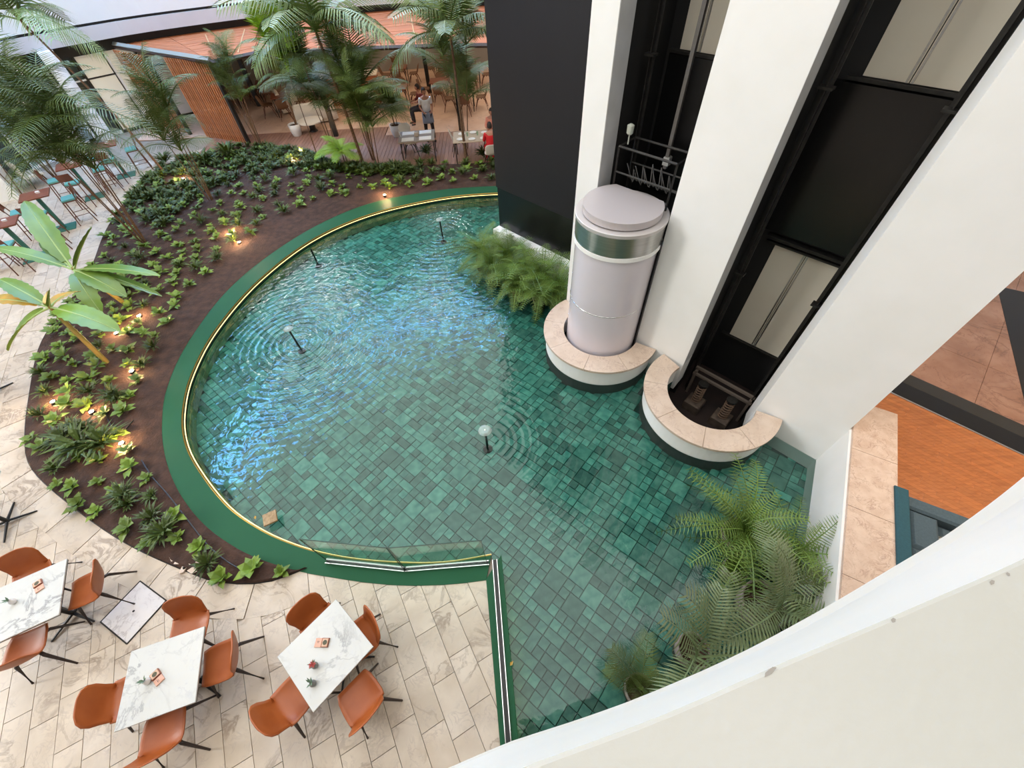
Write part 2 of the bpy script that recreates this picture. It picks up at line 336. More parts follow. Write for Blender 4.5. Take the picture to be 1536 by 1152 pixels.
# ================================================================ outlines (metres, plan)
rim_in = [(-.45, 1.93), (-1.1, 1.86), (-1.72, 1.88), (-2.4, 1.96), (-2.95, 2.07), (-3.5, 2.24), (-4.1, 2.50), (-4.79, 2.92), (-5.51, 3.56), (-6.08, 4.2), (-6.48, 4.95), (-6.76, 5.99), (-6.80, 7.4), (-6.42, 9.2), (-5.5, 11.0), (-4.05, 12.25), (-2.0, 13.0), (-.24, 13.15), (1.2, 12.95)]
rim_out = [(-.53, 1.59), (-1.0, 1.56), (-1.6, 1.57), (-2.17, 1.63), (-2.78, 1.74), (-3.4, 1.88), (-4.2, 2.16), (-5.01, 2.62), (-5.72, 3.23), (-6.29, 3.92), (-6.73, 4.68), (-7.08, 5.6), (-7.25, 6.9), (-7.1, 8.7), (-6.5, 10.3), (-5.45, 11.85), (-4.05, 12.95), (-2.0, 13.52), (-.23, 13.58), (1.2, 13.4)]
RI = resample(smoothpath([(*p, 0) for p in rim_in], 6), 120); RO = resample(smoothpath([(*p, 0) for p in rim_out], 6), 120)
C2 = (1.93, .30); C1 = (4.42, .27)                    # centres of the two lift bays in wall coordinates
def arc(c, r, a0, a1, n, z=0): return [W(c[0] + r * math.cos(a0 + (a1 - a0) * i / n), c[1] + r * math.sin(a0 + (a1 - a0) * i / n), z) for i in range(n + 1)]
curb_end = KP + Vector((-.535, -.845)) * 7.0
def ringarc(c): a = math.asin((c[1] + .03) / 1.10); return arc(c, 1.10, -a, PI + a, 22)
poolP = [(p.x, p.y) for p in RI] + [tuple(W(8.0, -1.7)[:2]), tuple(W(5.7, -1.5)[:2]), tuple(W(5.7, -.1)[:2])]
poolP += [(p.x, p.y) for p in ringarc(C1)] + [(p.x, p.y) for p in ringarc(C2)]
poolP += [tuple(W(.3, -.04)[:2]), (5.20, 3.20), (curb_end.x + .05, curb_end.y - .03), (1.0, -2.6), (-.14, -2.6)]
# ================================================================ POOL: bottom, tiles, wall tiles
pool = thing('pool_basin', 'dark green basin of the reflecting pool under its small stone tiles', 'pool', kind='structure')
mb = MB(); mb.add([(x, y, PB - .02) for x, y in poolP], [list(range(len(poolP)))[::-1]]); mb.f[0].reverse()
obj('pool_floor', mb, GROUTP, pool)
td = Vector((.754, -.657)); tn = Vector((.657, .754)); CM = .142
occ = {}; tiles = []
rt = random.Random(3)
for i in range(-90, 90):
    for j in range(-40, 130):
        if (i, j) in occ: continue
        o_ = td * (i * CM) + tn * (j * CM)
        if not (-7.2 < o_.x < 5.6 and -2.7 < o_.y < 13.4): continue
        w, h = rt.choice([(1, 1)] * 9 + [(2, 1), (2, 1), (1, 2), (2, 2)])
        for (w_, h_) in ((w, h), (1, 1)):
            if all((i + a, j + b) not in occ for a in range(w_) for b in range(h_)): break
        for a in range(w_):
            for b in range(h_): occ[(i + a, j + b)] = 1
        tiles.append((i, j, w_, h_))
keep = []
for (i, j, w, h) in tiles:
    g = .004
    q = [td * (a * CM) + tn * (b * CM) for a, b in ((i + g / CM, j + g / CM), (i + w - g / CM, j + g / CM), (i + w - g / CM, j + h - g / CM), (i + g / CM, j + h - g / CM))]
    q = [(p.x, p.y) for p in q]; c = (sum(p[0] for p in q) / 4, sum(p[1] for p in q) / 4)
    if not inside(c, poolP): continue
    q = clip_loop(q, poolP, True)
    if len(q) < 3: continue
    vis = inview((*c, PB), 40) and not (c[1] < .14 * c[0] + .1 - 0 * c[0] and c[1] < 0)
    keep.append((not vis, math.hypot(*c) - .15 * (w * h), c, q))
keep.sort(key=lambda k: (k[0], k[1]))
rest = MB(); nmade = 0
for vis, d, c, q in keep:
    if vis and d > 9: continue
    z = PB + rt.uniform(0, .014); tx, ty = rt.uniform(-.05, .05), rt.uniform(-.05, .05)
    n = len(q); top = [(p[0] * .965 + c[0] * .035, p[1] * .965 + c[1] * .035, z + (p[0] - c[0]) * tx + (p[1] - c[1]) * ty) for p in q]
    mid = [(p[0], p[1], t[2] - .007) for p, t in zip(q, top)]; low = [(p[0], p[1], PB - .02) for p in q]
    vs = low + mid + top; fs = [[2 * n + k for k in range(n)]] + [(l * n + k, l * n + (k + 1) % n, (l + 1) * n + (k + 1) % n, (l + 1) * n + k) for l in (0, 1) for k in range(n)]
    if nmade < 300 and not vis and n == 4:
        t = MB(); t.add([(v[0] - c[0], v[1] - c[1], v[2] - PB) for v in vs], fs); o = obj('pool_tile', t, TILEO, pool); o.location = (c[0], c[1], PB); nmade += 1
    else: rest.add(vs, fs, tint=rt.random())
obj('pool_tiles', rest, TILE, pool, kind='stuff')
# wall tiles under the rim
wt = MB(); n = 0
for k in range(len(RI) - 1):
    a, b = RI[k], RI[k + 1]; L_ = (b - a).length; m_ = max(1, round(L_ / .14)); d = (b - a).normalized(); nn = Vector((d.y, -d.x, 0))
    for s_ in range(m_):
        for r_ in range(2):
            c = a + d * (L_ * (s_ + .5) / m_) + nn * .012 * (1 + .4 * rt.random()); wt.box((c.x, c.y, PB + .07 + r_ * .135), (L_ / m_ - .008, .02, .125), tint=rt.random(), rz=math.atan2(d.y, d.x))
for s_ in range(30):
    for r_ in range(2): wt.box((-.425 + (s_ * .15) * .085, 1.85 - s_ * .15, PB + .07 + r_ * .135), (.02, .142, .125), tint=rt.random(), rz=-.085)
obj('pool_wall_tiles', wt, TILEW, pool, kind='stuff')
wl = MB(); loop = [(p.x, p.y) for p in RI]
for i in range(len(loop) - 1):
    a, b = loop[i], loop[i + 1]; wl.add([(*a, PB - .05), (*b, PB - .05), (*b, -.01), (*a, -.01)], [(0, 1, 2, 3)])
wl.add([(-.45, 1.93, PB - .05), (-.12, -2.6, PB - .05), (-.12, -2.6, -.01), (-.45, 1.93, -.01)], [(0, 1, 2, 3)])
obj('pool_side', wl, GROUTP, pool)
# ================================================================ WATER
wm, nt, fr, gl = glassmat('pool_water', (.80, .93, .90), 1.0, .02, 1.44)
L = nt.links.new; geo = nt.nodes.new('ShaderNodeNewGeometry'); POS = geo.outputs['Position']
def M_(op, a, b=None):
    x = nt.nodes.new('ShaderNodeMath'); x.operation = op
    for i, v in ((0, a), (1, b)):
        if v is None: continue
        if isinstance(v, (int, float)): x.inputs[i].default_value = v
        else: L(v, x.inputs[i])
    return x.outputs[0]
FT = [G(663, 350, WL), G(445, 514, WL), G(730, 662, WL), G(472, 386, WL)]
def dist_to(c):
    d = nt.nodes.new('ShaderNodeVectorMath'); d.operation = 'DISTANCE'; L(POS, d.inputs[0]); d.inputs[1].default_value = (c[0], c[1], WL); return d.outputs['Value']
nz = nt.nodes.new('ShaderNodeTexNoise'); nz.inputs['Scale'].default_value = 2.6; nz.inputs['Detail'].default_value = 2.5; nz.inputs['Distortion'].default_value = .7; L(POS, nz.inputs['Vector'])
nz2 = nt.nodes.new('ShaderNodeTexNoise'); nz2.inputs['Scale'].default_value = 7.5; nz2.inputs['Detail'].default_value = 2; nz2.inputs['Distortion'].default_value = .4; L(POS, nz2.inputs['Vector'])
amp = M_('MAXIMUM', M_('SUBTRACT', 1.12, M_('DIVIDE', dist_to((-3.6, 9.6)), 7.2)), .10)
hgt = M_('MULTIPLY', M_('ADD', M_('MULTIPLY', nz.outputs['Fac'], 1.0), M_('MULTIPLY', nz2.outputs['Fac'], .45)), M_('MULTIPLY', amp, .034))
for c, a_, fq in ((FT[0], .0075, 40), (FT[1], .0075, 40), (FT[2], .003, 44), (FT[3], .0006, 55)):
    d = dist_to(c); w_ = M_('SINE', M_('ADD', M_('MULTIPLY', d, fq), M_('MULTIPLY', nz.outputs['Fac'], 3.5)))
    env = M_('MULTIPLY', M_('EXPONENT', M_('MULTIPLY', d, -.75)), M_('MINIMUM', M_('MULTIPLY', d, 2.2), 1))
    hgt = M_('ADD', hgt, M_('MULTIPLY', M_('MULTIPLY', w_, env), a_))
bp = nt.nodes.new('ShaderNodeBump'); bp.inputs['Strength'].default_value = 1.0; bp.inputs['Distance'].default_value = 1.0; L(hgt, bp.inputs['Height']); L(bp.outputs[0], fr.inputs['Normal']); L(bp.outputs[0], gl.inputs['Normal'])
mb = MB(); mb.add([(x, y, WL) for x, y in poolP], [list(range(len(poolP)))[::-1]])
water = obj('pool_water', mb, wm, label='clear rippled water filling the green tiled pool', cat='water', kind='stuff')
# ================================================================ GREEN RIM, LED
rim = thing('pool_rim', 'smooth green painted rim curving round the pool edge', 'pool rim', kind='structure')
def strip(a, b, z0, z1, name, mt, par, **k):
    m = MB(); n = len(a)
    for p, q in zip(a, b): m.v += [Vector((p.x, p.y, z0)), Vector((q.x, q.y, z0)), Vector((p.x, p.y, z1)), Vector((q.x, q.y, z1))]
    for i in range(n - 1):
        o = 4 * i; m.f += [(o + 2, o + 3, o + 7, o + 6), (o, o + 2, o + 6, o + 4), (o + 1, o + 5, o + 7, o + 3), (o, o + 4, o + 5, o + 1)]
    m.f += [(0, 1, 3, 2), (4 * n - 4, 4 * n - 2, 4 * n - 1, 4 * n - 3)]
    return obj(name, m, mt, par, **k)
def off(path, d):
    out = []
    for i, p in enumerate(path):
        t = (path[min(i + 1, len(path) - 1)] - path[max(i - 1, 0)]).normalized(); out.append(p + Vector((t.y, -t.x, 0)) * d)
    return out
strip(RO, RI, -.03, .012, 'rim_curb', RIMG, rim)
sA = [Vector((-.53, 1.60, 0)), Vector((-.37, -.24, 0)), Vector((-.2, -2.6, 0))]; sB = [Vector((-.30, 1.93, 0)), Vector((-.16, -.17, 0)), Vector((-.02, -2.6, 0))]
strip(sA, sB, -.03, .013, 'rim_side', RIMG, rim)
ledp = off(RI, .03)
led = thing('led_strip', 'glowing warm strip light tucked under the curved pool rim', 'strip light')
obj('light_tube', MB().tube([(p.x, p.y, -.045) for p in ledp], .009, 5), LED, led)
obj('brass_channel', MB().tube([(p.x, p.y, -.004) for p in off(RI, .008)], .014, 5), GOLD, led)
led2 = thing('led_strip', 'warm strip light along the straight pool edge beside the marble terrace', 'strip light')
obj('light_tube', MB().tube([(-.325, 1.88, -.06), (-.185, -.17, -.06), (-.045, -2.5, -.06)], .010, 5), mat('led_hidden', (1, .8, .4), .5, emit=(1, .7, .25), estr=9), led2)
# lift-off tile and a yellow leaf on the pool edge
t = obj('skimmer_cover', MB().bbox((0, 0, 0), (.21, .21, .03), .006), mat('skimmer_stone', lin(176, 148, 108), .6, c2=lin(140, 112, 76), nscale=30), loc=G(405, 777, -.0), rz=.45, label='square beige stone skimmer cover at the lower left pool edge', cat='cover')
for px, py, l_ in ((383, 779, 'small yellow fallen leaf beside the square stone cover'), (765, 999, 'small orange fallen leaf on the straight pool edge')):
    p = G(px, py, .02); obj('fallen_leaf', MB().add([(0, 0, 0), (.03, .02, .01), (.07, 0, 0), (.03, -.02, .008)], [(0, 1, 2, 3)]).add([(0, 0, -.004), (.03, .02, .006), (.07, 0, -.004), (.03, -.02, .004)], [(3, 2, 1, 0)]), BANY, loc=p, rz=R() * 6, label=l_, cat='leaf')
# ================================================================ GLASS RAIL
rail = thing('glass_balustrade', 'low frameless glass balustrade in a chrome channel on the green rim', 'balustrade', (0, 0, 0))
gp = [Vector((-2.91, 1.97, 0)), Vector((-1.72, 1.79, 0)), Vector((-.50, 1.82, 0))]
for a, b in ((gp[0], gp[1]), (gp[1], gp[2])):
    d = (b - a).normalized(); mid = (a + b) / 2; Lg = (b - a).length; rz = math.atan2(d.y, d.x); nn = Vector((-d.y, d.x, 0))
    pn = obj('glass_panel', MB().box((0, 0, .5), (Lg - .02, .012, .98)), GLASS, rail, loc=mid + Vector((0, 0, .015)), rz=rz)
    obj('panel_edge', MB().box((0, 0, .992), (Lg - .02, .013, .008)).box((-Lg / 2 + .012, 0, .5), (.006, .013, .98)).box((Lg / 2 - .012, 0, .5), (.006, .013, .98)), mat('glass_edge', lin(20, 60, 48), .2), pn)
    for sgn in (-1, 1): obj('channel_lip', MB().box((0, sgn * .028, .03), (Lg + .03, .012, .035)), CHROME, rail, loc=mid, rz=rz)
    obj('channel_base', MB().box((0, 0, .018), (Lg + .02, .045, .012)), BLACKM, rail, loc=mid, rz=rz)
ch = thing('floor_channel', 'long straight chrome-edged black channel beside the marble terrace', 'channel')
a, b = Vector((-.40, 1.86, 0)), Vector((-.14, -2.4, 0)); d = (b - a).normalized(); mid = (a + b) / 2; rz = math.atan2(d.y, d.x)
for sgn in (-1, 1): obj('channel_lip', MB().box((0, sgn * .032, .025), ((b - a).length, .010, .03)), CHROME, ch, loc=mid, rz=rz)
obj('channel_base', MB().box((0, 0, .018), ((b - a).length, .054, .012)), BLACKM, ch, loc=mid, rz=rz)
# ================================================================ GROUND, MARBLE SLABS
floor = thing('floor', 'pale veined marble paving round the garden bed and pool', 'floor', kind='structure')
mb = MB(); cen = Vector((.5, 5, 0)); seq = [Vector((-.14, -2.6, 0))] + RI
for p in seq: q = cen + (p - cen).normalized() * 48; mb.v += [Vector((p.x, p.y, -.02)), Vector((q.x, q.y, -.02))]
for i in range(len(seq) - 1): o = 2 * i; mb.f.append((o, o + 2, o + 3, o + 1))
mb.add([(-.14, -2.6, -.02), (1.2, -2.6, -.02), (1.2, -40, -.02), (-9, -44, -.02)], [(0, 1, 2, 3)][::-1]); mb.add([(1.2, 12.95, -.02), (14, 10, -.02), (30, 40, -.02), (4, 48, -.02)], [(0, 1, 2, 3)])
obj('floor_bed', mb, BASEM, floor)
bed_out = [(-3.20, 1.90), (-3.75, 1.73), (-4.4, 1.76), (-4.97, 1.93), (-6.18, 2.42), (-7.44, 3.09), (-8.63, 3.84), (-9.24, 4.51), (-9.96, 5.67), (-10.71, 7.08), (-10.98, 8.2), (-11.25, 9.8), (-12.12, 12.16), (-12.6, 14.5), (-12.6, 16.6), (-10.6, 18.1), (-8.3, 17.6), (-6.0, 15.9), (-4.04, 15.5), (-2.0, 15.45), (-.3, 15.4), (1.2, 15.4)]
BO = resample(smoothpath([(*p, 0) for p in bed_out], 6), 140)
i0 = min(range(120), key=lambda i: (RO[i] - BO[0]).length); BI = resample(RO[i0:], 140)
bedP = [(p.x, p.y) for p in BO] + [(p.x, p.y) for p in reversed(BI)]
roP = [(p.x, p.y) for p in RO] + [(4, 14), (6, 5), (4, -4), (-.18, -2.6), (-.37, -.24)]
ang = math.radians(-63); sd = Vector((math.cos(ang), math.sin(ang))); sn = Vector((-sd.y, sd.x)); SW, SL = .30, .60
slabs = []; rs = random.Random(5)
bandP = [(p.x, p.y) for p in off(BO[:92], -.02)]; band_out = off(BO[:92], -.46)
if True:
    t0 = BO[5]; 
    if inside((band_out[5].x, band_out[5].y), bedP): band_out = off(BO[:92], .46)
bandL = [(p.x, p.y) for p in BO[:92]] + [(p.x, p.y) for p in reversed(band_out)]
for i in range(-40, 60):
    for j in range(-95, 30):
        o_ = sd * (i * SL + (j % 2) * SL * .5 + (j * .13 % .2)) + sn * (j * SW)
        c = o_ + sd * SL / 2 + sn * SW / 2
        if c.x > -.2 or c.x < -24 or c.y < -3.5 or c.y > 17 or (c.y > 15.2 and c.x > -12): continue
        g = .0035; q = [o_ + sd * g + sn * g, o_ + sd * (SL - g) + sn * g, o_ + sd * (SL - g) + sn * (SW - g), o_ + sd * g + sn * (SW - g)]; q = [(p.x, p.y) for p in q]
        bad = False
        for lp in (roP, bedP, bandL):
            q = clip_loop(q, lp, False)
            if len(q) < 3: bad = True; break
        if bad or inside(tuple(c), bedP): continue
        cx = sum(p[0] for p in q) / len(q); cy = sum(p[1] for p in q) / len(q)
        vis = inview((cx, cy, 0), 60)
        slabs.append((not vis, math.hypot(cx, cy), (cx, cy), q))
slabs.sort(); far = MB(); n = 0
for nv, d, c, q in slabs:
    if nv and d > 8: continue
    z = rs.uniform(-.0012, .0012)
    if n < 250 and not nv: m = MB(); m.prism([(p[0] - c[0], p[1] - c[1]) for p in q], -.018, z); obj('marble_slab', m, FLOORM, floor, loc=(c[0], c[1], 0)); n += 1
    else: far.prism(q, -.018, z, tint=rs.random())
obj('marble_slabs', far, FLOORT, floor, kind='stuff')
bo_ = BO[:92]
for k in range(0, 88, 3):                              # border course hugging the bed
    a = [bo_[k + t] for t in range(4) if k + t < 92]; b = [band_out[k + t] for t in range(4) if k + t < 92]
    if len(a) < 2: continue
    a = [a[0].lerp(a[1], .03)] + a[1:-1] + [a[-1].lerp(a[-2], .03)]; b = [b[0].lerp(b[1], .03)] + b[1:-1] + [b[-1].lerp(b[-2], .03)]
    poly = [(p.x, p.y) for p in a] + [(p.x, p.y) for p in reversed(b)]
    cx = sum(p[0] for p in poly) / len(poly); cy = sum(p[1] for p in poly) / len(poly)
    m = MB(); m.prism([(p[0] - cx, p[1] - cy) for p in poly], -.016, .003); obj('border_slab', m, FLOORM, floor, loc=(cx, cy, 0))
# inspection cover
pc = [G(150, 932), G(192, 967), G(249, 900), G(212, 873)]
c = sum(pc, Vector()) / 4; e1 = (pc[1] - pc[0]); rz = math.atan2(e1.y, e1.x); w1 = ((pc[1] - pc[0]).length + (pc[2] - pc[3]).length) / 2; w2 = ((pc[3] - pc[0]).length + (pc[2] - pc[1]).length) / 2
cv = thing('inspection_cover', 'lone marble floor hatch with steel edging between two marble tables', 'hatch', (c.x, c.y, 0), rz)
obj('steel_frame', MB().box((0, w2 / 2, .006), (w1, .014, .014)).box((0, -w2 / 2, .006), (w1, .014, .014)).box((w1 / 2, 0, .006), (.014, w2, .014)).box((-w1 / 2, 0, .006), (.014, w2, .014)), DMETAL, cv)
obj('marble_lid', MB().box((0, 0, .005), (w1 - .02, w2 - .02, .012)), marble('hatch_marble', lin(226, 220, 216), lin(214, 208, 206), lin(170, 160, 158), 1.8, .3, .02), cv)
obj('key_hole', MB().lathe([(.016, .011), (.016, .0135), (.01, .0135), (.01, .012)], 12), BLACKM, cv)
# ================================================================ GARDEN BED
bed = thing('garden_bed', 'dark brown planted soil bed curving between paving and pool', 'garden bed', kind='structure')
def bedpt(u, v):
    i = u * 139; k = min(138, int(i)); f = i - k; a = BO[k].lerp(BO[k + 1], f); b = BI[k].lerp(BI[k + 1], f); return a.lerp(b, v)
def bedz(p, v): e = min(1, min(v, 1 - v) * 9); return .015 + e * (.035 + .05 * noise.noise(Vector((p.x * 1.3, p.y * 1.3, 0))) + .02 * noise.noise(Vector((p.x * 6, p.y * 6, 3))))
def bfn(u, v): p = bedpt(u, v); return (p.x, p.y, bedz(p, v))
obj('soil', MB().grid(bfn, 260, 44), SOIL, bed, smooth=True, kind='stuff')
obj('edging', MB().tube([(p.x, p.y, .008) for p in BO], .012, 4), BLACKM, bed)
def on_bed(p):
    return inside((p[0], p[1]), bedP)
for k, (px, py) in enumerate(((268, 843), (280, 850), (291, 856), (298, 846), (262, 838), (275, 856))):
    p = G(px, py, .01); m = MB(); a0 = R() * 6
    m.prism([(.06 * math.cos(a0 + t) * (1 + .5 * math.sin(k + t * 2)), .05 * math.sin(a0 + t)) for t in (0, 1.4, 2.6, 4.1, 5.2)], 0, .03)
    obj('broken_stone', m, COPING, loc=p, label='pale broken marble chip at the lower edge of the garden bed', cat='stone', group='broken marble chips at the bed edge')
# irrigation hoses
for pts, l_ in (([(212, 690), (228, 715), (252, 742), (280, 778), (312, 818), (345, 845), (372, 858)], 'thin black irrigation hose looping towards the lower pool edge'), ([(158, 560), (157, 600), (163, 632), (180, 650), (192, 640), (200, 630)], 'thin black irrigation hose among the garden spotlights')):
    o = obj('irrigation_hose', MB().tube([(p.x, p.y, .085) for p in smoothpath([G(x, y, .085) for x, y in pts], 6)], .009, 5), BLACKM, label=l_, cat='hose')
# ================================================================ LIFT TOWER
TOP = 13.9
def wpoly(pts): return [tuple(W(s, d)[:2]) for s, d in pts]
o = obj('wall_black', MB().prism(wpoly([(5.6, -1.2), (8.95, -1.2), (8.95, -3.4), (5.6, -3.4)]), 1.4, TOP), BLACKW, kind='structure')
obj('polished_black', MB().prism(wpoly([(5.6, -1.22), (8.93, -1.22), (8.93, -3.4), (5.6, -3.4)]), PB, 1.4), BLACKP, o)  # lower stretch of the wall, darker and glossier than above
obj('planter_ledge', MB().prism(wpoly([(5.45, -.98), (8.95, -.98), (8.95, -1.22), (5.45, -1.22)]), PB, .33), WHITE, kind='structure', label=None)
bpy.data.objects['planter_ledge'].name = 'trim_1'
obj('wall_column_left', MB().prism(wpoly([(5.12, 0), (5.56, 0), (5.56, -1.5), (5.2, -1.5), (5.2, -.4), (5.14, -.4)]), PB, TOP), WHITE, kind='structure')
obj('column_reveal', MB().prism(wpoly([(5.118, -.02), (5.121, -.02), (5.139, -.41), (5.136, -.41)]), .3, TOP), REVEAL, bpy.data.objects['wall_column_left'])
o = obj('wall_column_middle', MB().prism(wpoly([(2.66, 0), (3.72, 0), (3.70, -.42), (2.68, -.42)]), PB, TOP), WHITE, kind='structure')
obj('column_reveal', MB().prism(wpoly([(2.658, -.01), (2.662, -.01), (2.682, -.425), (2.678, -.425)]), .3, TOP), REVEAL, o)
o = obj('wall_column_right', MB().prism(wpoly([(0, 0), (1.2, 0), (1.3, -.42), (.0, -.42)]), PB, TOP), WHITE, kind='structure')
ev = thing('lift_shaft', 'black open lift shaft interior between the white columns', 'shaft', kind='structure')
D = -1.62
obj('shaft_wall', MB().prism(wpoly([(1.3, D), (5.2, D), (5.2, D - .15), (1.3, D - .15)]), -1.4, TOP), SHAFT, ev)
obj('shaft_wall', MB().prism(wpoly([(2.7, -.42), (3.68, -.42), (3.68, D), (2.86, D)]), -1.4, TOP), SHAFTD, ev)
obj('shaft_wall', MB().prism(wpoly([(1.18, -.42), (1.3, -.42), (1.3, D), (1.18, D)]), -1.4, TOP), SHAFTD, ev)
obj('shaft_wall', MB().prism(wpoly([(5.14, -.42), (5.3, -.42), (5.3, D), (5.2, D)]), -1.4, TOP), SHAFTD, ev)
for c in (C1, C2): obj('pit_floor', MB().prism(wpoly([(c[0] - .95, -1.7), (c[0] + .95, -1.7), (c[0] + .95, 1.1), (c[0] - .95, 1.1)]), -1.1, -1.0), mat('pit_brown', lin(44, 30, 26), .8, c2=lin(30, 22, 20), nscale=3), ev)
# landing doors: floors 0 and 1, both bays
for (s0, s1, z0, z1) in ((1.42, 2.44, .18, 2.3), (1.42, 2.44, 4.66, 6.8), (4.35, 4.97, 4.62, 6.8)):
    w = (s1 - s0) / 2
    for k in range(2):
        sc_ = s0 + w * (k + .5); p = W(sc_, D + .04); q = obj('door_panel', MB().box((0, 0, (z0 + z1) / 2), (w - .012, .03, z1 - z0)), DOORP, ev, loc=(p.x, p.y, 0), rz=WROT)
        for t in ((w / 2 - .03),) if k == 0 else (-(w / 2 - .03),): obj('door_seam', MB().box((t, .018, (z0 + z1) / 2), (.022, .02, z1 - z0)), STEEL, q)
    p = W((s0 + s1) / 2, D + .06); obj('door_sill', MB().box((0, 0, z0 - .03), (s1 - s0 + .3, .1, .04)), DMETAL, ev, loc=(p.x, p.y, 0), rz=WROT)
    if z0 < 1:
        obj('door_operator', MB().box((0, 0, z1 + .1), (s1 - s0 + .35, .14, .05)).box((0, 0, z1 + .02), (s1 - s0 + .3, .12, .03)).box((.05, -.06, z1 + .07), (.2, .1, .08)).box((-.3, -.05, z1 + .06), (.1, .06, .06)).box((.38, -.05, z1 + .05), (.16, .06, .05)), DMETAL, ev, loc=(p.x, p.y, 0), rz=WROT)
def wbox(s, d, z, size): p = W(s, d, z); return (p.x, p.y, z)
o = obj('landing_fascia', MB().prism(wpoly([(1.31, D + .10), (2.75, D + .10), (2.75, D), (1.31, D)]), 2.5, 4.58), BLACKP, ev)
o = obj('landing_fascia', MB().prism(wpoly([(3.9, D + .10), (5.1, D + .10), (5.1, D), (3.9, D)]), 2.5, 4.56), BLACKP, ev)
for s_, d_ in ((2.58, -.75), (1.36, -.75), (3.78, -.8), (4.98, -.8)):
    p = W(s_, d_); obj('guide_rail', MB().box((0, 0, 6.2), (.09, .02, 14.8)).box((0, .04, 6.2), (.016, .07, 14.8)), DMETAL, ev, loc=(p.x, p.y, 0), rz=WROT)
    for z_ in (2.1, 4.7, 6.6): obj('rail_bracket', MB().box((.0, .05, z_), (.16, .12, .03)), DMETAL, ev, loc=(p.x, p.y, 0), rz=WROT)
# pit gear of bay 2
pg = thing('pit_buffers', 'two coiled buffers on plinths at the bottom of the open lift pit', 'buffer', W(1.95, -.35, -1.0), WROT)
for dx in (-.32, .28):
    obj('plinth', MB().bbox((dx, 0, .12), (.34, .34, .24), .02), mat('dusty_steel', lin(96, 82, 70), .7, c2=lin(70, 58, 50), nscale=8), pg)
    sp = [(dx + .085 * math.cos(t * .7), .085 * math.sin(t * .7), .25 + t * .0078) for t in range(64)]
    obj('spring', MB().tube(sp, .013, 5), mat('rusty_steel', lin(120, 96, 78), .6), pg)
    obj('cap', MB().lathe([(.1, .75), (.1, .79), (.0, .8)], 16, Matrix.Translation((dx, 0, 0))), DMETAL, pg)
obj('cross_bar', MB().box((0, -.3, .62), (1.25, .05, .05)).box((0, -.36, .75), (1.25, .05, .05)).box((-.58, -.33, .3), (.05, .1, .8)).box((.58, -.33, .3), (.05, .1, .8)), mat('dusty_bar', lin(112, 100, 90), .6), pg)
# ring parapets with marble coping
for c, lab in ((C1, 'white ring wall with marble coping round the lift car'), (C2, 'white ring wall with marble coping round the open lift pit')):
    t = thing('ring_wall', lab, 'ring wall', kind='structure')
    def ringpoly(r0, r1, z0, z1, a0, a1, n=40):
        A = arc(c, r1, a0, a1, n); B = arc(c, r0, a0, a1, n); m = MB()
        for p, q in zip(A, B): m.v += [Vector((p.x, p.y, z0)), Vector((q.x, q.y, z0)), Vector((p.x, p.y, z1)), Vector((q.x, q.y, z1))]
        for i in range(n): o = 4 * i; m.f += [(o + 2, o + 6, o + 7, o + 3), (o, o + 4, o + 6, o + 2), (o + 1, o + 3, o + 7, o + 5), (o, o + 1, o + 5, o + 4)]
        m.f += [(0, 2, 3, 1), (4 * n, 4 * n + 1, 4 * n + 3, 4 * n + 2)]; return m
    a = math.asin(c[1] / 1.13); obj('ring_body', ringpoly(.80, 1.13, WL - .01, .285, -a, PI + a), WHITE, t); obj('ring_base', ringpoly(.80, 1.125, PB - .6, WL - .01, -a, PI + a), GROUTP, t)
    a = math.asin(c[1] / 1.19); cuts = [-a + (PI + 2 * a) * k / 5 for k in range(6)]
    for k in range(5): obj('coping_slab', ringpoly(.77, 1.19, .285, .335, cuts[k] + .003, cuts[k + 1] - .003, 12), COPING, t)
# ================================================================ LIFT CAR
pc = W(*C1)
car = thing('lift_car', 'round panoramic lift car with frosted glass and a steel band', 'lift', (pc.x, pc.y, 0), WROT)
FROST = mat('frosted_film', lin(232, 224, 230), .2, c2=lin(224, 216, 223), nscale=.8, coat=.5, alpha=.86)
obj('car_glass', MB().lathe([(.70, -.3), (.70, 2.50)], 64, cap=False), FROST, car, smooth=True)
obj('car_interior', MB().lathe([(.0, .17), (.66, .17), (.66, .12), (0, .12)], 40).box((0, -.45, 1.3), (.86, .03, 2.2)), mat('car_lining', lin(214, 210, 212), .5), car)
obj('hand_rail', MB().tube([(.695 * math.cos(t / 20 * PI), .695 * math.sin(t / 20 * PI), 1.28) for t in range(21)], .012, 6), CHROME, car, smooth=True)
obj('white_ring', MB().lathe([(.70, 2.46), (.735, 2.46), (.735, 2.53), (.70, 2.53)], 64, cap=False), WHITE, car)
obj('steel_band', MB().lathe([(.725, 2.53), (.725, 2.925)], 64, cap=False), STEEL, car, smooth=True)
obj('rim_ring', MB().lathe([(.74, 2.88), (.745, 2.935), (.735, 2.94), (.5, 2.94), (.0, 2.94)], 64, cap=False), mat('satin_rim', lin(206, 200, 198), .4, metal=.3), car)
flat = []; rc = .635
for t in range(65):
    w_ = 2 * PI * t / 64; x, y = rc * math.cos(w_), rc * math.sin(w_); flat.append((x, max(y, -.45)))
obj('roof_cap', MB().prism(flat[:-1], 2.96, 3.07).prism([(x * .9, y * .9) for x, y in flat[:-1]], 2.94, 2.96), mat('satin_cap', lin(196, 188, 188), .42, metal=.25), car)
obj('side_shadow_strip', MB().box((-.715, -.2, 1.3), (.02, .04, 2.6)), BLACKM, car)  # black strip painted where only a shadow line divides car and column
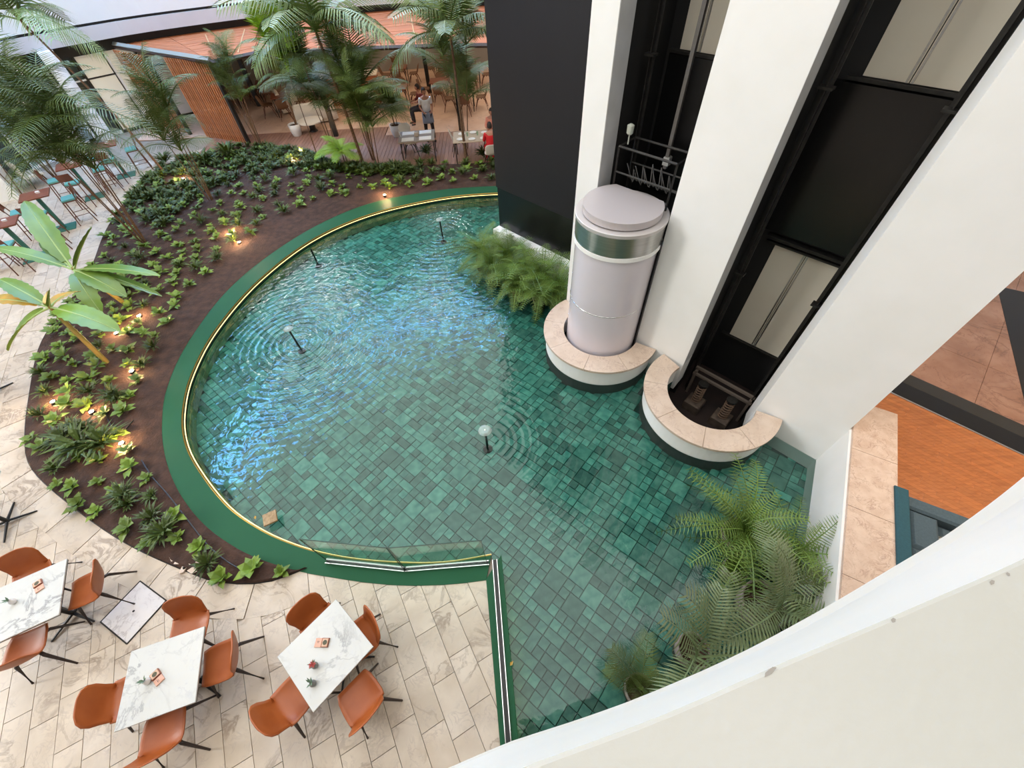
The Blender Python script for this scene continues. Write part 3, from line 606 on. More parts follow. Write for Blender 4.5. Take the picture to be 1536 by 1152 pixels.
# car-top guard frame standing behind the cap
fr_ = thing('car_top_frame', 'dark steel guard frame with cables above the round lift car', 'guard frame', W(4.40, -.62, 2.95), WROT)
def bar(a, b, r=.018): return MB().tube([a, b], r, 4)
for x in (-.50, .52):
    obj('post', bar((x, 0, -.2), (x, 0, .70)), DMETAL, fr_); obj('post', bar((x, .45, -.2), (x, .45, .70)), DMETAL, fr_); obj('side_rail', bar((x, 0, .70), (x, .45, .70)), DMETAL, fr_)
for z_, r_ in ((.70, .02), (.32, .016), (.08, .03)): obj('rail', bar((-.5, 0, z_), (.52, 0, z_), r_), DMETAL, fr_); obj('rail', bar((-.5, .45, z_), (.52, .45, z_), r_), DMETAL, fr_)
for k in range(5):
    x0 = -.35 + .16 * k; obj('cable', MB().tube(smoothpath([(x0, .1, .1), (x0 + .08, .12, .35 + .1 * math.sin(k)), (x0 + .02, .2, .12), (x0 + .15, .25, .4)], 5), .008, 5), mat('grey_cable', lin(90, 88, 86), .5), fr_)
None and obj('machine_box', MB().bbox((.1, .25, .14), (.5, .25, .16), .02), DMETAL, fr_)
obj('cup_lamp', MB().lathe([(.03, .84), (.05, .86), (.055, .97), (.02, .99), (0, .99)], 14, Matrix.Translation((.46, .3, 0))).tube([(.46, .3, .70), (.46, .3, .86)], .012, 5), mat('pale_lamp', lin(180, 184, 172), .5), fr_)
p = W(4.33, -.7); pp = thing('lift_pipe', 'grey vertical conduit rising above the lift car', 'pipe', (p.x, p.y, 0), WROT)
obj('conduit', MB().box((0, 0, 8.1), (.055, .05, 9.6)), mat('grey_conduit', lin(84, 80, 76), .5), pp); obj('clamp', MB().bbox((.0, -.02, 3.42), (.1, .1, .14), .02), mat('pale_clamp', lin(150, 150, 146), .5), pp)
# ================================================================ CURB + LEDGE + LOBBY
cd = Vector((-.535, -.845)); cn = Vector((.845, -.535))
def CPT(t, o_, z=0): p = KP + cd * t + cn * o_; return Vector((p.x, p.y, z))
def cpoly(pts): return [tuple(CPT(t, o_)[:2]) for t, o_ in pts]
obj('wall_curb', MB().prism(cpoly([(-.5, .06), (0, 0), (7, 0), (7, .5), (-.5, .5)]), PB, .84), WHITE, kind='structure')
led_ = thing('ledge_top', 'long marble ledge top beside the lobby parquet', 'ledge', kind='structure')
for k in range(6): t0 = -.62 + k * 1.0; obj('ledge_slab', MB().prism(cpoly([(t0 + .003, .03), (t0 + .997, .03), (t0 + .997, .60), (t0 + .003, .60)]), .84, .885), COPST, led_)
lob = thing('floor_lobby', 'orange parquet lobby floor beyond the marble ledge', 'floor', kind='structure')
LZ = .15
A = [G(1339, 591, LZ), G(1536, 684, LZ)]; ld = (A[1] - A[0]).normalized(); ln = Vector((-ld.y, ld.x, 0))
if ln.dot(A[0]) < 0: ln = -ln
def LPT(t, o_): p = A[0] + ld * t + ln * o_; return (p.x, p.y)
obj('parquet_base', MB().prism([LPT(-1.6, 0), LPT(9, 0), LPT(9, -9), LPT(2.6, -9), tuple(CPT(7, .5)[:2]), tuple(CPT(-.7, .5)[:2])], LZ - .1, LZ - .012), mat('parquet_gap', lin(110, 62, 30), .6), lob)
pq = MB(); rp = random.Random(2); n = 0; cand = []
for j in range(75):
    x = -1.6 - rp.random() * .6
    while x < 6:
        l = rp.choice([.35, .5, .65]); cand.append((x, j, l)); x += l
pl = []
for x, j, l in cand:
    q = [LPT(x + .001, -j * .075 - .001), LPT(x + l - .001, -j * .075 - .001), LPT(x + l - .001, -(j + 1) * .075 + .001), LPT(x + .001, -(j + 1) * .075 + .001)]; c = (sum(p[0] for p in q) / 4, sum(p[1] for p in q) / 4)
    v = Vector(c) - KP
    if v.dot(cn) < .5 or not inview((*c, LZ), 60): continue
    pl.append((math.hypot(*c), c, q))
pl.sort()
for d, c, q in pl:
    if n < 300: m = MB(); m.prism([(p[0] - c[0], p[1] - c[1]) for p in q], -.02, 0, tint=rp.random()); obj('parquet_strip', m, WOODF, lob, loc=(c[0], c[1], LZ)); n += 1
    else: pq.prism(q, LZ - .02, LZ, tint=rp.random())
if pq.v: obj('parquet_strips', pq, WOODF, lob, kind='stuff')
gr = thing('floor_border', 'black granite border step between parquet and lobby marble', 'step', kind='structure')
obj('metal_trim', MB().prism([LPT(-2.5, .0), LPT(10, .0), LPT(10, .03), LPT(-2.5, .03)], LZ - .02, LZ + .008), STEEL, gr)
obj('granite_riser', MB().prism([LPT(-2.5, .03), LPT(10, .03), LPT(10, .42), LPT(-2.5, .42)], LZ - .1, LZ + .006), GRAN, gr)
obj('granite_band', MB().prism([LPT(-2.5, .42), LPT(10, .42), LPT(10, .72), LPT(-2.5, .72)], LZ - .1, LZ + .006), GRANG, gr)
lm = thing('floor_lobby_marble', 'glossy brown marble lobby floor with a black inlaid band', 'floor', kind='structure')
for i in range(5):
    for j in range(9):
        obj('lobby_slab', MB().prism([LPT(-2.5 + j * 1.2 + .003, .723 + i * 1.2), LPT(-2.5 + (j + 1) * 1.2 - .003, .723 + i * 1.2), LPT(-2.5 + (j + 1) * 1.2 - .003, .717 + (i + 1) * 1.2), LPT(-2.5 + j * 1.2 + .003, .717 + (i + 1) * 1.2)], LZ - .1, LZ + rp.uniform(-.001, .001)), LOBBYM, lm)
a, b = G(1505, 468, LZ + .004), G(1545, 636, LZ + .004); d_ = (b - a).normalized(); e_ = Vector((-d_.y, d_.x, 0)); e_ = e_ if e_.x > 0 else -e_
obj('inlaid_band', MB().prism([tuple((a - d_ * 1)[:2]), tuple((b + d_ * 2)[:2]), tuple((b + d_ * 2 + e_ * .6)[:2]), tuple((a - d_ * 1 + e_ * .6)[:2])], LZ, LZ + .004), GRAN, lm)
# ================================================================ NEAR PARAPET
oc = [(-1.5, -.55), (-.7, -.22), (-.16, -.066), (-.058, -.037), (.1, -.005), (.265, .033), (.5, .099), (.737, .18), (.972, .268), (1.233, .37), (1.6, .54), (2.2, .85)]
ic = [(-1.5, -.78), (-.7, -.30), (-.3, -.15), (-.024, -.067), (.11, -.036), (.255, -.002), (.4, .037), (.542, .076), (.70, .117), (.867, .162), (1.116, .23), (1.5, .345), (2.2, .58)]
h1, h2 = .65, 1.75
OC = resample(smoothpath([(x * h2, y * h2, 0) for x, y in oc], 5), 60); IC = resample(smoothpath([(x * h1, y * h1, 0) for x, y in ic], 5), 60)
IC = resample([p for p in smoothpath([(x * h1, y * h1, 0) for x, y in ic], 5)], 60)
def ext(P, s): return P
m = MB(); inner = off(IC, .42); inner = inner if inner[30].y < IC[30].y else off(IC, -.42)
n = 60
for a, b, c_ in zip(OC, IC, inner): m.v += [Vector((a.x, a.y, H - h2)), Vector((b.x, b.y, H - h1 - .004)), Vector((b.x - .002, b.y - .005, H - h1)), Vector((c_.x, c_.y, H - h1)), Vector((c_.x, c_.y, H - h2 - .1))]
for i in range(n - 1):
    o_ = 5 * i
    for k in range(1, 4): m.f.append((o_ + k, o_ + 5 + k, o_ + 6 + k, o_ + 1 + k))
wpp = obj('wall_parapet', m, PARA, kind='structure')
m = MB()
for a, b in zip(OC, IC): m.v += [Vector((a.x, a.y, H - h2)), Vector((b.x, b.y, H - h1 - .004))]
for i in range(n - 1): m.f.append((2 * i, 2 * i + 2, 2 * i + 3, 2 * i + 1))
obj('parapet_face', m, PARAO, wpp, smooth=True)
for px, py, l_ in ((1155, 1007, .022), (1488, 873, .010), (1512, 861, .006), (1340, 930, .008)):
    p = G(px, py, H - h1 + .0006); obj('paint_chip', MB().add([(-l_ / 2, -.0016, 0), (0, -.0028, 0), (l_ / 2, -.0008, 0), (l_ * .3, .002, 0), (-l_ * .3, .0016, 0)], [(0, 1, 2, 3, 4)]), mat('chip_grey', lin(150, 144, 136), .8), wpp, loc=p, rz=.42)
slab = MB(); ins = off(OC, 4.5); ins = ins if ins[30].y < OC[30].y else off(OC, -4.5)
strip(OC, ins, H - h2 - .35, H - h2, 'floor_gallery', WHITE, None, kind='structure')
# ================================================================ HALL: far wall, galleries, roof
fz = [(-60, 86), (0, 76), (39, 81), (130, 64), (234, 46), (398, 23), (442, 19), (612, 3), (760, -6)]
FP = [G(x, y, 3.0) for x, y in ((0, 90), (39, 81), (130, 64), (234, 46), (398, 24), (520, 11), (612, 4), (740, -2))]
FP = [FP[0] + (FP[0] - FP[1]).normalized() * 8] + FP + [FP[-1] + Vector((10, -2.5, 0)), FP[-1] + Vector((20, -9, 0))]
FP = resample(smoothpath(FP, 5), 50)
cenr = Vector((-3, 2, 0))
def outw(P, d): return [p + (p - cenr).normalized() * d for p in P]
for (z0, z1, o0, nm, mt) in ((3.0, 3.42, 0, 'gallery_fascia', GREYW), (3.42, 3.5, .12, 'shadow_gap', BLACKM), (3.5, 5.75, .04, 'gallery_parapet', mat('gallery_paint', lin(218, 218, 214), .6, c2=lin(214, 214, 210), nscale=1)), (7.4, 10.0, 0, 'gallery_parapet', WHITE), (11.2, 13.0, 0, 'gallery_parapet', WHITE)):
    strip(outw(FP, o0), outw(FP, o0 + .3), z0, z1, nm, mt, None, kind='structure')
strip(outw(FP, .40), outw(FP, .47), 2.62, 3.0, 'trim_2', BLACKM, None, kind='structure')
strip(outw(FP, 2.5), outw(FP, 2.8), -.02, TOP, 'wall_far', mat('recess_wall', lin(150, 148, 144), .7), None, kind='structure')
for z in (2.99, 7.3): strip(outw(FP, .1), outw(FP, 2.8), z, z + .12, 'ceiling_gallery', mat('gallery_soffit', lin(60, 56, 52), .7), None, kind='structure')
# side + rear enclosing walls
obj('wall_left', MB().prism([(-26, -30), (-25.7, -30), (-25.7, 19), (-26, 19)], -.02, TOP), WHITE, kind='structure')
obj('wall_right', MB().prism([(18, -30), (18.3, -30), (18.3, 34), (18, 34)], -.02, TOP), WHITE, kind='structure')
obj('wall_rear', MB().prism([(-26, -20), (18.3, -20), (18.3, -20.3), (-26, -20.3)], -.02, TOP), WHITE, kind='structure')
# roof slab with a round rooflight: opaque outside r 15.6; the luminous disc inside r 13.5 leaves a ring of clear glass
m = MB(); nn_ = 96
for t in range(nn_):
    w_ = 2 * PI * t / nn_; c, s = math.cos(w_), math.sin(w_); m.v += [Vector((-2 + 15.4 * c, 9.5 + 15.4 * s, TOP)), Vector((-2 + 62 * c, 9.5 + 62 * s, TOP)), Vector((-2 + 15.4 * c, 9.5 + 15.4 * s, TOP + .5)), Vector((-2 + 62 * c, 9.5 + 62 * s, TOP + .5))]
for t in range(nn_): o_ = 4 * t; q_ = 4 * ((t + 1) % nn_); m.f += [(o_, q_, q_ + 1, o_ + 1), (o_, o_ + 2, q_ + 2, q_), (o_ + 2, o_ + 3, q_ + 3, q_ + 2)]
roof = obj('ceiling', m, WHITE, kind='structure')
m = MB().lathe([(0, -1.35), (44, -1.35)], 64, cap=False); obj('floor_light_seal', m, BASEM, kind='structure')  # unseen disc added to stop sky light entering from below
m = MB().lathe([(43, -1.4), (43, TOP + .3)], 64, cap=False); obj('wall_light_seal', m, WHITE, kind='structure')  # unseen drum added outside the hall to keep stray sky light out
m = MB().lathe([(0, TOP + .1), (13.6, TOP + .1), (13.6, TOP + .35), (0, TOP + .35)], 96, Matrix.Translation((-2, 9.5, 0)))
obj('ceiling_disc', m, mat('rooflight_disc', lin(240, 240, 238), .6), kind='structure')
m = MB()
for t in range(48):
    w0, w1 = math.radians(174 + 270 * t / 48), math.radians(174 + 270 * (t + 1) / 48); q = [(-2 + r_ * math.cos(w), 9.5 + r_ * math.sin(w)) for r_, w in ((13.4, w0), (15.5, w0), (15.5, w1), (13.4, w1))]; m.prism(q, TOP + .02, TOP + .2)
obj('ceiling_infill', m, WHITE, roof)
for t in range(24):
    w_ = 2 * PI * t / 24; c, s = math.cos(w_), math.sin(w_); obj('ceiling_rib', MB().box((0, 0, 0), (2.1, .12, .3)), WHITE, roof, loc=(-2 + 14.5 * c, 9.5 + 14.5 * s, TOP + .2), rz=w_)
# ================================================================ TAN SHELL CHAIRS
def shell_chair(label, shellmat, legmat, name='shell_chair'):
    t = thing(name, label, 'chair')
    prof = [(-.215, .445), (-.2, .462), (-.12, .452), (0, .44), (.1, .44), (.17, .462), (.215, .52), (.245, .60), (.27, .69), (.29, .765), (.305, .815), (.312, .835)]
    wid = [.15, .19, .215, .225, .225, .215, .20, .205, .22, .21, .165, .09]
    n = len(prof) - 1
    def fn(u, v):
        k = min(n - 1, int(v * n)); f = v * n - k; y = prof[k][0] * (1 - f) + prof[k + 1][0] * f; z = prof[k][1] * (1 - f) + prof[k + 1][1] * f; w = wid[k] * (1 - f) + wid[k + 1] * f
        s = 2 * u - 1; e = abs(s) ** 2.6
        if v < .5: z += .05 * e * min(1, v * 4)
        else: y -= .07 * e * (1.15 - v)
        return (s * w, -y, z)
    obj('seat_shell', MB().grid(fn, 12, 2 * n), shellmat, t, smooth=True, solid=.014)
    obj('seat_frame', MB().box((0, 0, .425), (.26, .05, .02)).box((.0, .0, .43), (.05, .26, .02)), legmat, t)
    for sx in (-1, 1):
        for sy in (-1, 1):
            obj('leg', MB().tube([(sx * .10, sy * .10, .43), (sx * .15, sy * .16, .38), (sx * .25, sy * .27, 0.005)], [.020, .022, .012], 8), legmat, t)
    return t
proto = shell_chair('tan leather shell chair', TAN, LEGW)
used = [False]
GC = 'tan shell chairs round the marble tables'
def place(protoo, x, y, rz, label, group, flag):
    if not flag[0]:
        flag[0] = True; protoo.location = (x, y, 0); protoo.rotation_euler.z = rz; protoo['label'] = label; protoo['group'] = group; return protoo
    return dup(protoo, (x, y, 0), rz, label, group)
def chair_at(cx, cy, tx, ty, label, tw=0):
    return place(proto, cx, cy, math.atan2(ty - cy, tx - cx) - PI / 2 + tw, label, GC, used)
# marble tables
def quadtable(cor, lab, shade=None):
    c = sum(cor, Vector()) / 4; e = (cor[1] - cor[0]); rz = math.atan2(e.y, e.x); lx = ((cor[1] - cor[0]).length + (cor[2] - cor[3]).length) / 2; ly = ((cor[2] - cor[1]).length + (cor[3] - cor[0]).length) / 2
    t = thing('marble_table', lab, 'table', (c.x, c.y, 0), rz, 'square marble tables on the terrace')
    obj('tabletop', MB().bbox((0, 0, .74), (lx, ly, .02), .003), TABLEM, t); obj('top_edge', MB().box((0, 0, .722), (lx - .006, ly - .006, .014)), DMETAL, t)
    obj('column', MB().tube([(0, 0, .03), (0, 0, .71)], .03, 10), BLACKM, t)
    for k in range(4): a = PI / 4 + k * PI / 2; obj('foot', MB().tube([(0, 0, .05), (.18 * math.cos(a), .18 * math.sin(a), .03), (.36 * math.cos(a), .36 * math.sin(a), .012)], [.022, .018, .011], 6), BLACKM, t)
    for k in range(4): a = PI / 4 + k * PI / 2; obj('arm', MB().tube([(0, 0, .70), (.28 * math.cos(a), .28 * math.sin(a), .708)], .012, 6), BLACKM, t)
    return c, rz, lx, ly
Z7 = .75
T2 = [G(306.7, 939.4, Z7), G(292.7, 1053, Z7), G(170.4, 1098.8, Z7), G(196.7, 977, Z7)]
T3 = [G(502.9, 897.7, Z7), G(559.6, 969.6, Z7), G(471.3, 1067.5, Z7), G(415, 987.9, Z7)]
a, b = G(100, 838, Z7), G(88, 922, Z7); dn = (b - a).normalized(); le = Vector((dn.y, -dn.x, 0)); le = le if le.x < 0 else -le
T1 = [a, b, b + le * .80, a + le * .80]
c1, r1, *_ = quadtable(T1, 'square white marble table cut by the left edge of the view'); c2, r2, *_ = quadtable(T2, 'square marble table with grey veins at the left, four chairs round it'); c3, r3, *_ = quadtable(T3, 'square marble table nearest the glass balustrade')
def by_legs(p1, p2, tc, label, back=.27):
    a, b = G(*p1), G(*p2); m = (a + b) / 2; d = b - a; f = Vector((-d.y, d.x, 0)).normalized()
    if f.dot(Vector((tc.x, tc.y, 0)) - m) < 0: f = -f
    c = m + f * back; return place(proto, c.x, c.y, math.atan2(f.y, f.x) - PI / 2, label, GC, used)
def side(T, i, dist, slide, label, tw=0):
    c = sum(T, Vector()) / 4; m = (T[i] + T[(i + 1) % 4]) / 2; e = (T[(i + 1) % 4] - T[i]).normalized(); o = (m - c).normalized(); p = m + o * dist + e * slide
    f = -o; a = math.atan2(f.y, f.x) - PI / 2 + tw; return place(proto, p.x, p.y, a, label, GC, used)
by_legs((396, 961), (396, 1011), c2, 'tan shell chair on the pool side of the left-hand veined table')
by_legs((309, 1127), (253, 1149), c2, 'tan shell chair at the bottom of the view under the left-hand veined table')
side(T2, 3, .12, .06, 'tan shell chair between the floor hatch and the left-hand veined table', -.05)
side(T2, 2, .10, 0, 'tan shell chair on the left side of the left-hand veined table', .12)
by_legs((205, 863), (203, 900), c1, 'tan shell chair beside the floor hatch, its seat to the cut-off table')
by_legs((142, 836), (60, 800), c1, 'tan shell chair behind the cut-off table, nearest the garden bed') if False else side(T1, 3, .12, -.22, 'tan shell chair behind the cut-off table, nearest the garden bed', .1)
by_legs((110, 998), (57, 1022), c1, 'tan shell chair in front of the cut-off table at the left edge')
by_legs((573.6, 927.8), (593, 963.6), c3, 'tan shell chair nearest the glass balustrade, seen from behind its back')
by_legs((598, 1056.6), (557.5, 1101), c3, 'tan shell chair on the right of the table nearest the balustrade')
side(T3, 3, -.02, .08, 'tan shell chair mostly tucked under the table nearest the balustrade', 0)
side(T3, 2, .14, .0, 'tan shell chair at the near left side of the table by the balustrade', .05)
# black star bases of tables whose tops lie outside the frame
def starbase(px, py, lab, rz=.3):
    p = G(px, py); t = thing('marble_table', lab, 'table', (p.x, p.y, 0), rz, 'square marble tables on the terrace')
    for k in range(4): a = k * PI / 2; obj('foot', MB().tube([(0, 0, .05), (.18 * math.cos(a), .18 * math.sin(a), .03), (.38 * math.cos(a), .38 * math.sin(a), .012)], [.022, .018, .012], 6), BLACKM, t)
    obj('column', MB().tube([(0, 0, .03), (0, 0, .71)], .03, 10), BLACKM, t); obj('tabletop', MB().bbox((0, 0, .74), (.8, .8, .02), .003), TABLEM, t)
starbase(15, 783, 'table at the left edge with its black star foot in view by the bed corner', .45)
starbase(-12, 592, 'table at the left edge beside the widest point of the garden bed', .9)
# things on tables
def menu_box(px, py, rz, lab):
    p = G(px, py, .76); t = thing('menu_box', lab, 'menu box', (p.x, p.y, .751), rz, 'wooden menu boxes on the marble tables')
    obj('open_lid', MB().bbox((-.042, 0, .008), (.078, .095, .014), .003), mat('pink_card', lin(214, 164, 140), .5), t)
    tr = obj('dark_tray', MB().bbox((.042, 0, .014), (.078, .095, .026), .003), mat('dark_pink', lin(150, 92, 70), .5), t)
    obj('card', MB().box((.042, 0, .028), (.064, .082, .003)), mat('tray_card', lin(206, 168, 140), .5), tr)
    obj('oval_emblem', MB().lathe([(.0, .0305), (.026, .0305), (.026, .0295)], 20, Matrix.Translation((.042, 0, 0))), mat('dark_emblem', lin(60, 58, 40), .5, c2=lin(90, 84, 56), nscale=60), tr)
    obj('printed_line', MB().box((-.045, .012, .0156), (.03, .004, .0008)).box((-.045, 0, .0156), (.022, .003, .0008)), DMETAL, t)
menu_box(483, 964, -.05, 'open pink and brown menu box on the table nearest the balustrade')
menu_box(236, 1016, 2.45, 'open pink and brown menu box on the left-hand veined table')
menu_box(58, 879, 2.35, 'open pink and brown menu box on the cut-off marble table')
def vase(px, py, kind, lab):
    p = G(px, py, .79); t = thing('bud_vase', lab, 'vase', (p.x, p.y, .75), R() * 3, 'small vases on the marble tables')
    vm = {'pink': mat('grey_vase', lin(120, 118, 112), .4), 'grey': mat('grey_vase', (.2, .2, .2)), 'white': mat('white_vase', lin(226, 220, 216), .4)}['pink' if kind == 'pink' else 'grey' if kind == 'dark' else 'white']
    obj('body', MB().lathe([(.022, 0), (.034, .02), (.036, .045), (.02, .07), (.016, .085), (.02, .09), (.012, .088), (.012, .06)], 18), vm, t, smooth=True)
    rr = random.Random(len(lab)); lm = MB()
    for k in range(9):
        a = rr.random() * 6.3; l = rr.uniform(.04, .09); d = Vector((math.cos(a), math.sin(a), .5 + rr.random())).normalized(); b_ = Vector((0, 0, .085)); e = b_ + d * l; s_ = Vector((-math.sin(a), math.cos(a), 0)) * .010
        lm.add([b_, (b_ + e) / 2 + s_, e, (b_ + e) / 2 - s_], [(0, 1, 2, 3)])
    obj('leaves', lm, mat('sage_leaf', lin(104, 128, 104), .6), t)
    if kind == 'pink':
        fl = MB()
        for k in range(22): a = k * 2.4; r_ = .008 + .028 * (k / 22) ** .5; fl.add([(0, 0, .09), (r_ * math.cos(a - .2), r_ * math.sin(a - .2), .12), (r_ * 1.3 * math.cos(a), r_ * 1.3 * math.sin(a), .135 - k * .001), (r_ * math.cos(a + .2), r_ * math.sin(a + .2), .12)], [(0, 1, 2, 3)])
        obj('bloom', fl, mat('pink_bloom', lin(196, 92, 88), .6), t)
vase(472, 998, 'pink', 'vase with a dusty pink bloom on the table nearest the balustrade')
vase(469, 1025, 'dark', 'small grey vase with a sprig on the table nearest the balustrade')
vase(220, 1022, 'white', 'white vase lying against sage leaves on the left-hand veined table')
vase(18, 902, 'white', 'white vase with grey-green leaves on the cut-off marble table')
# ================================================================ HIGH TABLES AND STOOLS
def high_table(px, py, rz, lab):
    p = G(px, py); t = thing('high_table', lab, 'table', (p.x, p.y, 0), rz, 'high brown tables on the left terrace')
    obj('tabletop', MB().bbox((0, 0, 1.03), (.72, .62, .035), .004), WTABLE, t); obj('column', MB().box((0, 0, .52), (.09, .09, 1.0)), TEALM, t); obj('base_plate', MB().bbox((0, 0, .012), (.58, .5, .02), .004), TEALM, t)
    obj('napkin_holder', MB().bbox((.1, .05, 1.07), (.1, .06, .06), .01), POTW, t); return p
def mk_stool(lab):
    t = thing('bar_stool', lab, 'stool')
    for sx in (-1, 1):
        obj('front_leg', MB().tube([(sx * .17, .17, .70), (sx * .20, .22, 0)], .015, 6), CHAIRW, t)
        obj('rear_leg', MB().tube([(sx * .20, -.24, 0), (sx * .18, -.17, .72), (sx * .17, -.24, 1.06)], .015, 6), CHAIRW, t)
        obj('side_stretcher', MB().tube([(sx * .19, .2, .28), (sx * .195, -.21, .28)], .009, 5), CHAIRW, t)
    obj('front_stretcher', MB().tube([(-.19, .2, .2), (.19, .2, .2)], .010, 5), CHAIRW, t)
    obj('seat_frame', MB().box((0, 0, .70), (.38, .36, .03)), CHAIRW, t); obj('cushion', MB().bbox((0, .0, .74), (.38, .36, .05), .015), TEAL, t)
    obj('backrest', MB().grid(lambda u, v: ((u - .5) * .38, -.19 - .02 - .05 * v - .03 * math.cos((u - .5) * 3), .86 + .22 * v), 6, 2), CHAIRW, t, solid=.015); return t
ht1 = high_table(98, 342, .55, 'high brown table with teal foot beside the banana leaf')
ht2 = high_table(143, 295, .55, 'high brown table half hidden behind the tall palm clump')
ht3 = high_table(190, 263, .5, 'high brown table farthest along the left terrace')
ht4 = high_table(55, 386, .5, 'high brown table at the left edge behind the banana leaf')
sp = mk_stool('brown bar stool'); fl = [False]; GS = 'brown bar stools with teal cushions'
def stool(tp, ang, dist, lab):
    a = math.radians(ang); x, y = tp.x + dist * math.cos(a), tp.y + dist * math.sin(a); place(sp, x, y, math.atan2(tp.y - y, tp.x - x) - PI / 2, lab, GS, fl)
for tp, nm in ((ht1, 'the table beside the banana leaf'), (ht2, 'the table behind the tall palm clump'), (ht3, 'the farthest high table'), (ht4, 'the high table at the left edge')):
    for ang, wh in ((35, 'far right side of'), (-70, 'near side of'), (-145, 'left side of') if tp is ht1 else (215, 'left side of')):
        stool(tp, ang, .62, f'bar stool with teal cushion, {wh} {nm}')
# ================================================================ PLANT MESHES
def frond_mesh(name, L_, n, ll, droop, rise, lw, mt, fwd=.9, ldroop=.35, t0=.14, seed=0, vee=.15):
    rr = random.Random(seed); m = MB()
    def P(t): return Vector((L_ * (t - .12 * t * t), 0, rise * t - droop * t * t))
    m.tube([P(t / 10) for t in range(11)], [.012 * L_ ** .5 * (1 - .8 * t / 10) + .002 for t in range(11)], 3, cap=False)
    for k in range(n):
        t = t0 + (1 - t0) * k / (n - 1); p = P(t); tg = (P(min(1, t + .02)) - P(max(0, t - .02))).normalized()
        s_ = math.sin(PI * min(1, .12 + t * .82)) ** .6 * ll * rr.uniform(.88, 1.08)
        for sd_ in (-1, 1):
            a = fwd * (.55 + .6 * t) + rr.uniform(-.08, .08); d = (tg * math.cos(PI / 2 - a * .6) + Vector((0, sd_, vee)) * math.sin(PI / 2 - a * .6)).normalized()
            wv = tg * lw
            e1 = p + d * s_ * .5 + Vector((0, 0, -ldroop * s_ * .12)); e2 = p + d * s_ + Vector((0, 0, -ldroop * s_ * .6))
            m.add([p - wv * .35, p + wv * .35, e1 + wv * .5, e1 - wv * .5, e2], [(0, 1, 2, 3), (3, 2, 4)])
    return m.mesh(name, mt)
FR = {}
for i in range(3):
    FR['big', i] = frond_mesh('frond', 1.0, 30, .34, .50 + .12 * i, .55 - .1 * i, .021, PALM, seed=i, ldroop=.9)
    FR['dark', i] = frond_mesh('frond', 1.0, 30, .34, .5 + .15 * i, .6 - .1 * i, .022, PALMD, seed=i + 5, ldroop=.8)
    FR['fine', i] = frond_mesh('frond', 1.0, 26, .30, .45 + .2 * i, .75 - .1 * i, .013, PALMD, seed=i + 9, ldroop=.7)
    FR['areca', i] = frond_mesh('frond', 1.0, 30, .32, .35 + .12 * i, .55 - .1 * i, .017, PALM, seed=i + 19, ldroop=.5)
    FR['grey', i] = frond_mesh('frond', 1.0, 20, .34, .32 + .12 * i, .35 - .06 * i, .026, PALMG, seed=i + 29, ldroop=.4)
    FR['bright', i] = frond_mesh('frond', 1.0, 30, .34, .4 + .12 * i, .5 - .1 * i, .026, PALMB, seed=i + 39, ldroop=.5)
    FR['fern', i] = frond_mesh('frond', 1.0, 26, .17, .75 + .25 * i, .7 - .1 * i, .0125, FERN, fwd=.5, seed=i + 49, ldroop=.3, t0=.05)
def fronds(par, kind, n, length, base, el0=.2, el1=1.2, seed=0, az0=0, azr=2 * PI, lv=.2, name='frond', skip=None):
    rr = random.Random(seed)
    for k in range(n):
        az = az0 + azr * (k + rr.uniform(-.3, .3)) / n; el = el0 + (el1 - el0) * ((k * 7) % n) / max(1, n - 1)
        o = obj(name, FR[kind, rr.randrange(3)], None, par); s = length * rr.uniform(1 - lv, 1 + lv)
        o.location = base; o.rotation_euler = (rr.uniform(-.25, .25), -el, az); o.scale = (s, s, s)
def palm(name, lab, px, py, top, crown, kind='big', n=9, length=1.3, trunk=.04, lean=(0, 0), seed=0, group='tall palms in the garden', el=(.1, 1.2), z0=.02, mt=None, crownshaft=True, cat='palm'):
    p = G(px, py, z0); q = Vector((lean[0], lean[1], top)); t = thing(name, lab, cat, p, 0, group)
    obj('trunk', MB().tube(smoothpath([(0, 0, -.05), (q.x * .3, q.y * .3 + .02, top * .4), (q.x * .75, q.y * .75, top * .8), q], 5), [trunk * (1.15 - .5 * k / 15) for k in range(16)], 8), mt or BARK, t, smooth=True)
    if crownshaft: obj('crownshaft', MB().tube([q - Vector((0, 0, .35)), q - Vector((0, 0, .1)), q + Vector((0, 0, .12))], [trunk * .75, trunk * .8, trunk * .3], 8), BARKG, t, smooth=True)
    fronds(t, kind, n, length, q, el[0], el[1], seed); return t
def clump(lab, px, py, stems, n, length, kind='fine', seed=0, spread=.35, group='slender palm clumps in the garden', z0=.02, name='areca_palm', el=(.2, 1.3), sr=.014, mt=None, cat='palm'):
    p = G(px, py, z0); t = thing(name, lab, cat, p, 0, group); rr = random.Random(seed)
    for i, hgt_ in enumerate(stems):
        a = 2 * PI * i / len(stems) + rr.random(); tip = Vector((spread * math.cos(a) * hgt_ * .5, spread * math.sin(a) * hgt_ * .5, hgt_)); b = Vector((.05 * math.cos(a), .05 * math.sin(a), -.03))
        obj('stem', MB().tube([b, b.lerp(tip, .5) + Vector((0, 0, .05)), tip], [sr * 1.3, sr, sr * .7], 6), mt or BARK, t)
        fronds(t, kind, n, length * rr.uniform(.85, 1.1), tip, el[0], el[1], seed * 13 + i)
    return t
